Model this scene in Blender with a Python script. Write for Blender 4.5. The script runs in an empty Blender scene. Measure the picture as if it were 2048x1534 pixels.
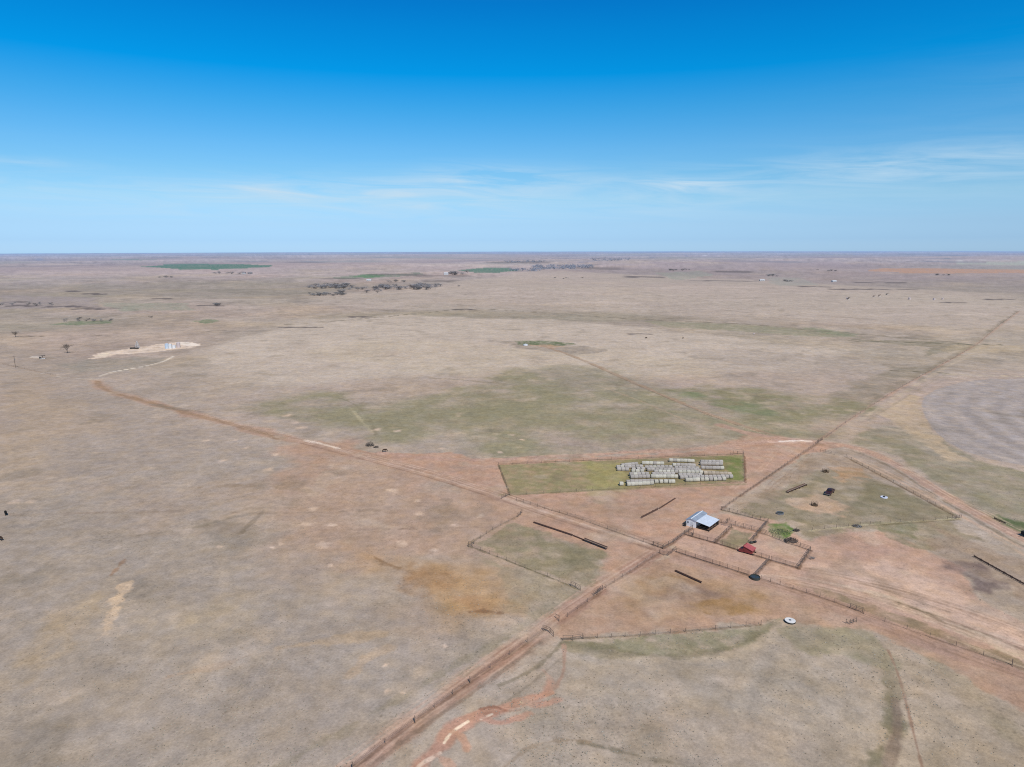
import bpy, bmesh, math, random
import numpy as np
from mathutils import Vector, Matrix

random.seed(7)
scene = bpy.context.scene
COL = scene.collection

# ------------------------------------------------------------------ survey
# The drone hovers 85 m above the pasture; points read off the photograph are
# turned into ground positions in metres (x right, y ahead, z up).
F = 1366.0
H = 85.0
PITCH = math.radians(11.2)
ROLL = math.radians(-0.13)
REARTH = 7.4e6


def _rays(px, py):
    px = np.asarray(px, float); py = np.asarray(py, float)
    a = (px - 1024) / F; b = (767 - py) / F
    cr, sr = math.cos(ROLL), math.sin(ROLL)
    a, b = a * cr - b * sr, a * sr + b * cr
    c, s = math.cos(PITCH), math.sin(PITCH)
    return a, c + s * b, -s + c * b


WAVES = []
_r = random.Random(11)
for lam in (170, 260, 410, 600, 900, 1300, 1900, 2700, 3900, 5600):
    th = _r.uniform(0.35, 2.8)
    WAVES.append((lam / (560.0 if lam < 3000 else 900.0), 2 * math.pi / lam * math.cos(th), 2 * math.pi / lam * math.sin(th), _r.uniform(0, 6.28)))


def hz(x, y):
    x = np.asarray(x, float); y = np.asarray(y, float)
    r = np.hypot(x, y)
    ramp = np.clip((r - 230) / 900, 0, 1); ramp = ramp * ramp * (3 - 2 * ramp)
    z = np.zeros_like(r)
    for a, kx, ky, p in WAVES:
        z = z + a * np.sin(kx * x + ky * y + p)
    z = z * (0.12 + 0.88 * ramp) * np.clip(1.25 - r / 40000, 0.5, 1)
    return z - r * r / (2 * REARTH)


_T = np.geomspace(70, 34000, 2600)


def at(px, py):
    """ground points under the given picture points -> array (n,2)"""
    px = np.atleast_1d(np.asarray(px, float)); py = np.atleast_1d(np.asarray(py, float))
    dx, dy, dz = _rays(px, py)
    hn = np.hypot(dx, dy)
    dx, dy, dz = dx / hn, dy / hn, dz / hn
    out = np.zeros((len(px), 2))
    for i in range(len(px)):
        X = dx[i] * _T; Y = dy[i] * _T; Z = H + dz[i] * _T
        g = Z - hz(X, Y)
        k = np.argmax(g < 0) if (g < 0).any() else len(_T) - 1
        if k == 0:
            t = _T[0]
        else:
            g0, g1 = g[k - 1], g[k]
            t = _T[k - 1] + (_T[k] - _T[k - 1]) * (g0 / (g0 - g1) if g0 > g1 and g1 < 0 else 1)
        out[i] = dx[i] * t, dy[i] * t
    return out


def G(px, py):
    q = at(px, py)[0]
    return Vector((q[0], q[1], float(hz(q[0], q[1]))))


def ground(x, y):
    return float(hz(x, y))


# ------------------------------------------------------------------ noise
def _hash(ix, iy, seed):
    h = (ix.astype(np.int64) * 374761393 + iy.astype(np.int64) * 668265263 + seed * 974711) & 0xFFFFFFFF
    h = ((h ^ (h >> 13)) * 1274126177) & 0xFFFFFFFF
    return ((h ^ (h >> 16)) & 0xFFFF) / 65535.0


def vn(x, y, lam, seed):
    x = x / lam; y = y / lam
    ix = np.floor(x); iy = np.floor(y)
    fx = x - ix; fy = y - iy
    fx = fx * fx * (3 - 2 * fx); fy = fy * fy * (3 - 2 * fy)
    ix = ix.astype(np.int64); iy = iy.astype(np.int64)
    a = _hash(ix, iy, seed); b = _hash(ix + 1, iy, seed)
    c = _hash(ix, iy + 1, seed); d = _hash(ix + 1, iy + 1, seed)
    return (a + (b - a) * fx) * (1 - fy) + (c + (d - c) * fx) * fy


def fbm(x, y, lam, seed, octv=3):
    s = 0; w = 0; a = 1.0
    for o in range(octv):
        ca, sa = math.cos(0.7 * o + seed), math.sin(0.7 * o + seed)
        s = s + a * (vn(x * ca - y * sa, x * sa + y * ca, lam / 2.03 ** o, seed * 17 + o) - 0.5)
        w += a; a *= 0.55
    return s / w * 2


def lin(c):
    c = np.asarray(c, float) / 255.0
    return np.where(c <= 0.04045, c / 12.92, ((c + 0.055) / 1.055) ** 2.4)


ALB = np.array([1.03, .955, .872])     # seen brightness -> base colour under this sun and sky


def sstep(t):
    t = np.clip(t, 0, 1)
    return t * t * (3 - 2 * t)


# ------------------------------------------------------------------ ground paint
SOIL = (187, 152, 131); SOILL = (190, 162, 145); OLIVE = (148, 138, 113)
PALE = (208, 188, 168); WHITE = (228, 213, 198); TAN = (183, 164, 139)
ORANGE = (180, 145, 104); DARK = (138, 125, 110); LILAC = (161, 152, 152)

POLYS = [  # points, colour, strength, soft edge (picture px), break-up, interior mottling
    # broad pasture tones
    ([(600, 640), (800, 630), (1100, 640), (1330, 660), (1600, 690), (1700, 700), (1600, 740), (1250, 750), (1000, 735), (760, 760), (560, 770), (420, 740), (430, 690)], (195, 181, 167), .95, 30, 1, .35),
    ([(600, 700), (760, 680), (1000, 690), (1240, 700), (1380, 720), (1500, 760), (1300, 770), (1000, 760), (800, 740)], (192, 177, 155), .45, 30, 1.5, .5),
    ([(1080, 540), (1500, 560), (2048, 590), (2048, 660), (1500, 640), (1100, 620), (700, 620), (620, 590), (800, 580)], (187, 173, 161), .7, 20, 1, .3),
    ([(0, 690), (180, 720), (200, 770), (330, 830), (560, 900), (640, 960), (500, 1010), (250, 1000), (0, 990)], (166, 153, 142), .7, 30, 1, .3),
    ([(30, 745), (110, 745), (120, 800), (100, 900), (60, 1000), (0, 1010), (0, 800)], (179, 159, 137), .55, 30, 1.5, .5),
    ([(0, 1000), (400, 1000), (700, 1120), (900, 1300), (700, 1534), (-100, 1600), (-300, 1200)], (162, 150, 139), .8, 60, 1, .25),
    ([(120, 830), (210, 830), (210, 865), (120, 865)], (182, 162, 142), .5, 20, 1.5, .4),
    ([(160, 960), (640, 940), (760, 1010), (640, 1060), (330, 1050), (150, 1030)], (175, 157, 142), .55, 30, 1.6, .6),
    ([(350, 1240), (450, 1185), (520, 1200), (480, 1250), (380, 1260)], (179, 161, 135), .5, 20, 1.5, .6),
    ([(640, 1150), (780, 1140), (860, 1200), (760, 1260), (640, 1210)], (178, 163, 145), .5, 24, 1.5, .6),
    ([(700, 1240), (950, 1240), (1060, 1250), (900, 1380), (760, 1420), (640, 1330)], (166, 156, 146), .5, 30, 1, .3),
    # olive pasture in the middle of the picture
    ([(480, 800), (640, 780), (700, 795), (760, 812), (830, 800), (980, 770), (1130, 730), (1240, 752), (1330, 785), (1420, 822), (1530, 866), (1500, 900), (1250, 914), (1000, 924), (900, 908), (800, 898), (690, 880), (600, 850)], (147, 141, 115), .8, 44, 1.7, .95),
    ([(820, 790), (930, 780), (1100, 760), (1200, 790), (1250, 830), (1100, 860), (900, 850)], (142, 137, 111), .5, 30, 1.7, .8),
    ([(1040, 745), (1150, 728), (1260, 752), (1330, 775), (1250, 790), (1130, 780)], (146, 138, 124), .6, 22, 1.3, .5),
    ([(1340, 778), (1420, 772), (1560, 790), (1660, 798), (1740, 800), (1700, 840), (1650, 878), (1560, 870), (1450, 836)], (140, 135, 107), .82, 30, 1.6, .9),
    ([(1350, 782), (1400, 782), (1500, 805), (1560, 835), (1520, 842), (1420, 812)], (124, 133, 99), .7, 20, 1.7, .8),
    ([(1380, 700), (1520, 700), (1700, 720), (1790, 740), (1740, 790), (1560, 785), (1420, 765)], (172, 159, 148), .6, 24, 1.2, .4),
    ([(1740, 800), (1830, 760), (1880, 730), (1800, 735), (1700, 770), (1650, 795)], (140, 131, 113), .6, 14, 1.2, .4),
    # right side beyond the curved road
    ([(1690, 884), (1760, 850), (1840, 860), (1900, 896), (1970, 926), (2048, 942), (2250, 960), (2250, 1180), (2048, 1068), (1960, 1032), (1880, 975), (1790, 915)], (146, 139, 116), .85, 12, 1, .45),
    ([(1710, 850), (1790, 840), (1870, 870), (1940, 925), (1880, 920), (1800, 880)], (160, 150, 138), .5, 14, 1.2, .4),
    ([(1757, 826), (1830, 786), (1846, 825), (1868, 862), (1905, 900), (1950, 925), (1900, 922), (1850, 888), (1790, 850)], (191, 171, 146), .85, 8, 1, .35),
    ([(1960, 1032), (2000, 1030), (2048, 1048), (2200, 1110), (2200, 1150), (2048, 1072)], (98, 110, 77), .85, 6, 1, .5),
    # reddish bare soil
    ([(640, 884), (760, 908), (900, 906), (1000, 922), (1250, 911), (1400, 902), (1490, 872), (1560, 874), (1640, 884), (1700, 892), (1600, 912), (1500, 978), (1430, 1022), (1380, 1062), (1330, 1098), (1200, 1065), (1010, 1000), (850, 948)], SOIL, .92, 10, 1, .28),
    ([(580, 895), (680, 890), (800, 940), (1010, 1005), (1140, 1045), (1040, 1085), (900, 1112), (760, 1112), (620, 1080), (560, 1010)], (181, 151, 131), .88, 34, 1.6, .4),
    ([(1100, 1030), (1330, 1095), (1310, 1105), (1200, 1180), (1210, 1120), (1080, 1060)], SOIL, .8, 14, 1, .3),
    ([(260, 1880), (620, 1600), (800, 1450), (930, 1348), (1080, 1245), (1195, 1160), (1300, 1088), (1345, 1108), (1210, 1190), (1130, 1265), (960, 1365), (750, 1534), (330, 1890)], (179, 150, 130), .85, 18, 1.3, .3),
    ([(1380, 1058), (1440, 1030), (1540, 1040), (1610, 1082), (1700, 1060), (1770, 1062), (1860, 1102), (1950, 1142), (1920, 1180), (2048, 1250), (2300, 1340), (2300, 1460), (2048, 1340), (1900, 1292), (1720, 1228), (1540, 1162), (1340, 1106)], (191, 159, 140), .95, 14, 1, .2),
    ([(1625, 1135), (1760, 1120), (1900, 1180), (2048, 1255), (2300, 1350), (2300, 1420), (2048, 1300), (1860, 1225), (1700, 1170)], (210, 181, 162), .95, 18, 1, .15),
    ([(1640, 1085), (1700, 1065), (1780, 1075), (1800, 1110), (1700, 1120)], (188, 155, 139), .6, 16, 1, .3),
    ([(1190, 1182), (1340, 1108), (1520, 1157), (1720, 1228), (1900, 1295), (2048, 1345), (2300, 1440), (2300, 1520), (2048, 1420), (1850, 1310), (1745, 1264), (1560, 1240), (1400, 1258), (1130, 1280), (1105, 1262)], (179, 149, 128), .95, 12, 1.1, .22),
    ([(1340, 1108), (1520, 1157), (1500, 1165), (1340, 1125)], (181, 152, 137), .7, 8, 1, .2),
    ([(470, 960), (700, 925), (1000, 1005), (1110, 1080), (1040, 1150), (920, 1265), (720, 1190), (540, 1110)], (178, 156, 138), .6, 60, 1.4, .5),
    # ochre feed grounds
    ([(700, 1098), (800, 1108), (950, 1128), (1010, 1190), (990, 1230), (900, 1218), (820, 1168), (750, 1142)], (180, 148, 112), .9, 40, 1.3, .4),
    ([(745, 1112), (790, 1122), (860, 1145), (905, 1165), (860, 1172), (800, 1146), (750, 1128)], (160, 122, 84), .8, 26, 1.6, .5),
    ([(900, 1190), (980, 1205), (1010, 1226), (950, 1228)], (166, 132, 100), .6, 16, 1.8, .7),
    ([(1270, 1148), (1400, 1138), (1505, 1182), (1515, 1218), (1420, 1228), (1300, 1232), (1215, 1222)], (174, 143, 108), .8, 24, 1.5, .5),
    ([(1300, 1165), (1380, 1158), (1440, 1190), (1400, 1210), (1310, 1205)], (140, 118, 105), .75, 18, 1.5, .6),
    ([(1380, 1205), (1490, 1195), (1512, 1214), (1420, 1224)], (156, 124, 82), .65, 16, 1.6, .7),
    # olive fields by the crossroads
    ([(950, 1085), (1030, 1043), (1080, 1060), (1205, 1108), (1212, 1150), (1172, 1172), (1100, 1152), (1020, 1118)], (147, 137, 112), .85, 12, 1.2, .45),
    ([(1080, 1080), (1160, 1100), (1180, 1130), (1100, 1125)], (134, 128, 102), .5, 14, 1.4, .5),
    ([(960, 1110), (1080, 1150), (1160, 1182), (1110, 1240), (1020, 1220), (1000, 1160)], (158, 145, 122), .7, 14, 1.2, .45),
    ([(1080, 1000), (1330, 1000), (1300, 1040), (1150, 1030)], (165, 142, 122), .4, 24, 1.5, .5),
    ([(1120, 985), (1260, 980), (1300, 985), (1200, 1005)], (153, 138, 114), .4, 14, 1.5, .5),
    ([(1340, 1020), (1380, 1005), (1420, 1010), (1390, 1030)], (185, 150, 118), .5, 14, 1.4, .4),
    # hay yard
    ([(997, 930), (1487, 909), (1489, 963), (1020, 990)], (150, 141, 108), .95, 3, .6, .35),
    ([(1170, 926), (1260, 920), (1260, 985), (1180, 988)], (156, 150, 100), .6, 14, 1, .4),
    ([(1440, 914), (1484, 912), (1486, 960), (1450, 962)], (118, 128, 78), .8, 8, 1.2, .6),
    ([(1250, 920), (1450, 912), (1455, 962), (1250, 974)], (132, 126, 92), .7, 8, 1, .3),
    # corral pasture
    ([(1505, 1005), (1570, 975), (1650, 940), (1720, 945), (1780, 965), (1900, 1028), (1880, 1042), (1700, 1056), (1600, 1048), (1500, 1030)], (141, 131, 107), .85, 14, 1.3, .5),
    ([(1440, 1018), (1560, 955), (1640, 905), (1760, 930), (1900, 1020), (1780, 960), (1650, 925), (1540, 1000)], (163, 142, 122), .7, 12, 1.2, .4),
    ([(1660, 935), (1720, 938), (1735, 955), (1680, 962)], (184, 149, 116), .7, 10, 1.3, .4),
    ([(1575, 1000), (1640, 985), (1690, 1012), (1680, 1032), (1590, 1022)], (193, 165, 142), .8, 12, 1.3, .4),
    ([(1740, 970), (1800, 985), (1880, 1025), (1800, 1040), (1720, 1010)], (126, 121, 98), .5, 14, 1.4, .5),
    ([(1590, 1052), (1900, 1046), (1965, 1082), (1850, 1102), (1760, 1062), (1690, 1058), (1620, 1080)], (148, 136, 112), .8, 10, 1.2, .45),
    ([(1745, 1048), (1820, 1045), (1850, 1062), (1830, 1075), (1760, 1060)], (110, 116, 84), .55, 8, 1.5, .6),
    ([(1533, 1046), (1572, 1046), (1592, 1062), (1570, 1080), (1545, 1070)], (106, 128, 72), .9, 6, 1, .4),
    ([(1463, 1056), (1502, 1068), (1495, 1088), (1470, 1100), (1440, 1086)], (140, 132, 106), .85, 6, 1, .3),
    ([(1850, 1040), (1960, 1080), (2048, 1120), (2200, 1180), (2200, 1250), (2048, 1200), (1950, 1142), (1870, 1105)], (160, 140, 122), .75, 16, 1.2, .4),
    ([(1900, 1135), (1960, 1128), (2010, 1170), (2000, 1205), (1960, 1190)], (128, 112, 108), .75, 16, 1.4, .6),
    # verge of the south-east road
    ([(1590, 1168), (1640, 1172), (1720, 1202), (1850, 1246), (2048, 1325), (2200, 1385), (2200, 1400), (2048, 1338), (1850, 1268), (1730, 1226)], (142, 126, 100), .75, 7, 1.2, .5),
    ([(1680, 1168), (1790, 1195), (1900, 1238), (2048, 1300), (2200, 1360), (2200, 1375), (2048, 1318), (1860, 1240)], (197, 179, 156), .65, 8, 1.2, .5),
    # creek pasture in the foreground
    ([(1130, 1300), (1300, 1315), (1450, 1310), (1560, 1262), (1640, 1256), (1740, 1268), (1778, 1330), (1784, 1420), (1740, 1600), (1000, 1600), (1040, 1420), (1120, 1390)], (172, 159, 144), .75, 12, 1, .35),
    ([(1180, 1340), (1420, 1330), (1640, 1340), (1720, 1420), (1650, 1500), (1380, 1500), (1200, 1420)], (168, 157, 144), .6, 50, 1.4, .4),
    ([(1300, 1450), (1600, 1430), (1700, 1500), (1500, 1534), (1350, 1520)], (179, 160, 142), .4, 40, 1.6, .5),
    ([(1130, 1285), (1250, 1278), (1400, 1263), (1520, 1252), (1562, 1238), (1510, 1285), (1440, 1304), (1350, 1312), (1250, 1306), (1160, 1294)], (150, 143, 119), .9, 7, 1.2, .6),
    ([(1565, 1262), (1640, 1252), (1740, 1262), (1786, 1300), (1790, 1360), (1740, 1330), (1650, 1310), (1580, 1300)], (150, 142, 117), .7, 16, 1.2, .4),
    ([(1800, 1320), (1900, 1340), (2048, 1440), (2250, 1560), (2200, 1640), (1860, 1600), (1830, 1460)], (168, 153, 134), .7, 20, 1.2, .4),
    # left pasture: pale scrapes
    ([(262, 1162), (248, 1200), (232, 1240), (224, 1270), (190, 1282), (200, 1245), (218, 1205), (228, 1172)], (208, 184, 158), 1.0, 8, 1.3, .3),
    ([(-20, 1370), (40, 1300), (110, 1230), (200, 1185), (215, 1205), (140, 1270), (60, 1340), (0, 1395)], (182, 162, 136), .75, 18, 1.7, .7),
    # caliche pad by the tanks
    ([(182, 718), (196, 707), (216, 703), (262, 696), (330, 687), (362, 683), (384, 684), (404, 690), (384, 696), (336, 700), (290, 706), (236, 709), (206, 716)], (224, 205, 187), .97, 3.5, 1.5, .45),
    ([(350, 684), (384, 685), (402, 690), (384, 693), (355, 688)], (238, 226, 213), .95, 2, .6, .1),
    ([(188, 714), (206, 706), (222, 705), (214, 712)], (226, 210, 188), .9, 2, .6, .2),
    ([(58, 716), (66, 712), (84, 713), (82, 717)], (214, 202, 190), .9, 2, .6, .2),
    ([(110, 730), (200, 716), (300, 712), (330, 722), (240, 742), (150, 745)], (150, 144, 134), .6, 10, 1.2, .5),
    # stock tank spring
    ([(975, 680), (1040, 684), (1140, 690), (1230, 700), (1160, 708), (1060, 700)], (150, 139, 128), .7, 8, 1.4, .5),
    ([(1030, 682), (1090, 681), (1150, 688), (1110, 693), (1040, 690)], (104, 116, 86), .85, 4, 1.4, .6),
    ([(1058, 690), (1100, 689), (1130, 694), (1100, 697)], (190, 160, 136), .8, 4, 1, .3),
    # far greens and fields
    ([(282, 533), (330, 529), (430, 528), (545, 530), (540, 534), (430, 539), (350, 538)], (90, 126, 110), .95, 1, .3, .2),
    ([(655, 557), (710, 550), (760, 547), (840, 546), (850, 549), (760, 555), (690, 558)], (128, 138, 122), .85, 1.5, .5, .3),
    ([(702, 553), (740, 548), (775, 550), (740, 556)], (92, 132, 92), .8, 2, .6, .3),
    ([(915, 541), (960, 536), (1010, 535), (1045, 540), (1000, 545), (950, 545)], (98, 128, 112), .95, 1, .3, .2),
    ([(1735, 541), (1765, 536), (1900, 537), (2060, 538), (2300, 540), (2300, 548), (2060, 546), (1900, 547), (1800, 545)], (186, 150, 126), .9, 1, .5, .3),
    ([(1880, 528), (2048, 522), (2300, 522), (2300, 530), (2048, 531)], (176, 182, 168), .7, 1.5, .6, .3),
    ([(205, 519), (250, 517), (325, 519), (280, 521)], (120, 138, 130), .8, .8, .4, .2),
    ([(195, 606), (370, 606), (380, 620), (240, 622)], (150, 152, 136), .7, 8, 1.2, .4),
    ([(95, 650), (140, 643), (225, 640), (222, 646), (150, 650)], (120, 132, 104), .8, 3, 1.2, .5),
    ([(384, 642), (420, 638), (440, 642), (410, 648)], (116, 130, 102), .8, 2.5, 1.2, .4),
    ([(0, 590), (180, 595), (200, 616), (0, 618)], (158, 147, 148), .6, 8, 1.2, .4),
    ([(1310, 546), (1400, 541), (1430, 550), (1350, 560)], (150, 154, 142), .6, 4, 1, .4),
    ([(1535, 555), (1600, 555), (1640, 570), (1560, 572)], (160, 160, 152), .6, 5, 1, .4),
    ([(1290, 642), (1400, 645), (1520, 651), (1660, 662), (1730, 675), (1600, 672), (1450, 660), (1330, 655)], (148, 145, 122), .75, 5, 1.2, .4),
    ([(1590, 655), (1630, 655), (1720, 668), (1690, 674)], (124, 134, 108), .6, 4, 1.3, .5),
    ([(1700, 678), (1860, 683), (1965, 688), (1950, 698), (1850, 712), (1860, 694), (1740, 684)], (138, 131, 113), .7, 5, 1.2, .4),
    ([(1900, 690), (2048, 690), (2048, 705), (1890, 705)], (192, 174, 146), .5, 6, 1.4, .5),
    ([(1680, 585), (1900, 590), (2048, 600), (2048, 625), (1850, 615), (1680, 605)], (188, 175, 162), .6, 8, 1.2, .4),
]
# the pivot-irrigated field on the right
PIVOT = [(2300, 757), (2048, 757), (1980, 758), (1920, 765), (1872, 779), (1848, 794), (1843, 810), (1850, 834), (1868, 860), (1892, 882), (1928, 902), (1980, 918), (2048, 931), (2200, 944), (2500, 930), (2700, 850), (2500, 770)]
POLYS.append((PIVOT, (167, 158, 154), .95, 3, .3, .2))

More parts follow.
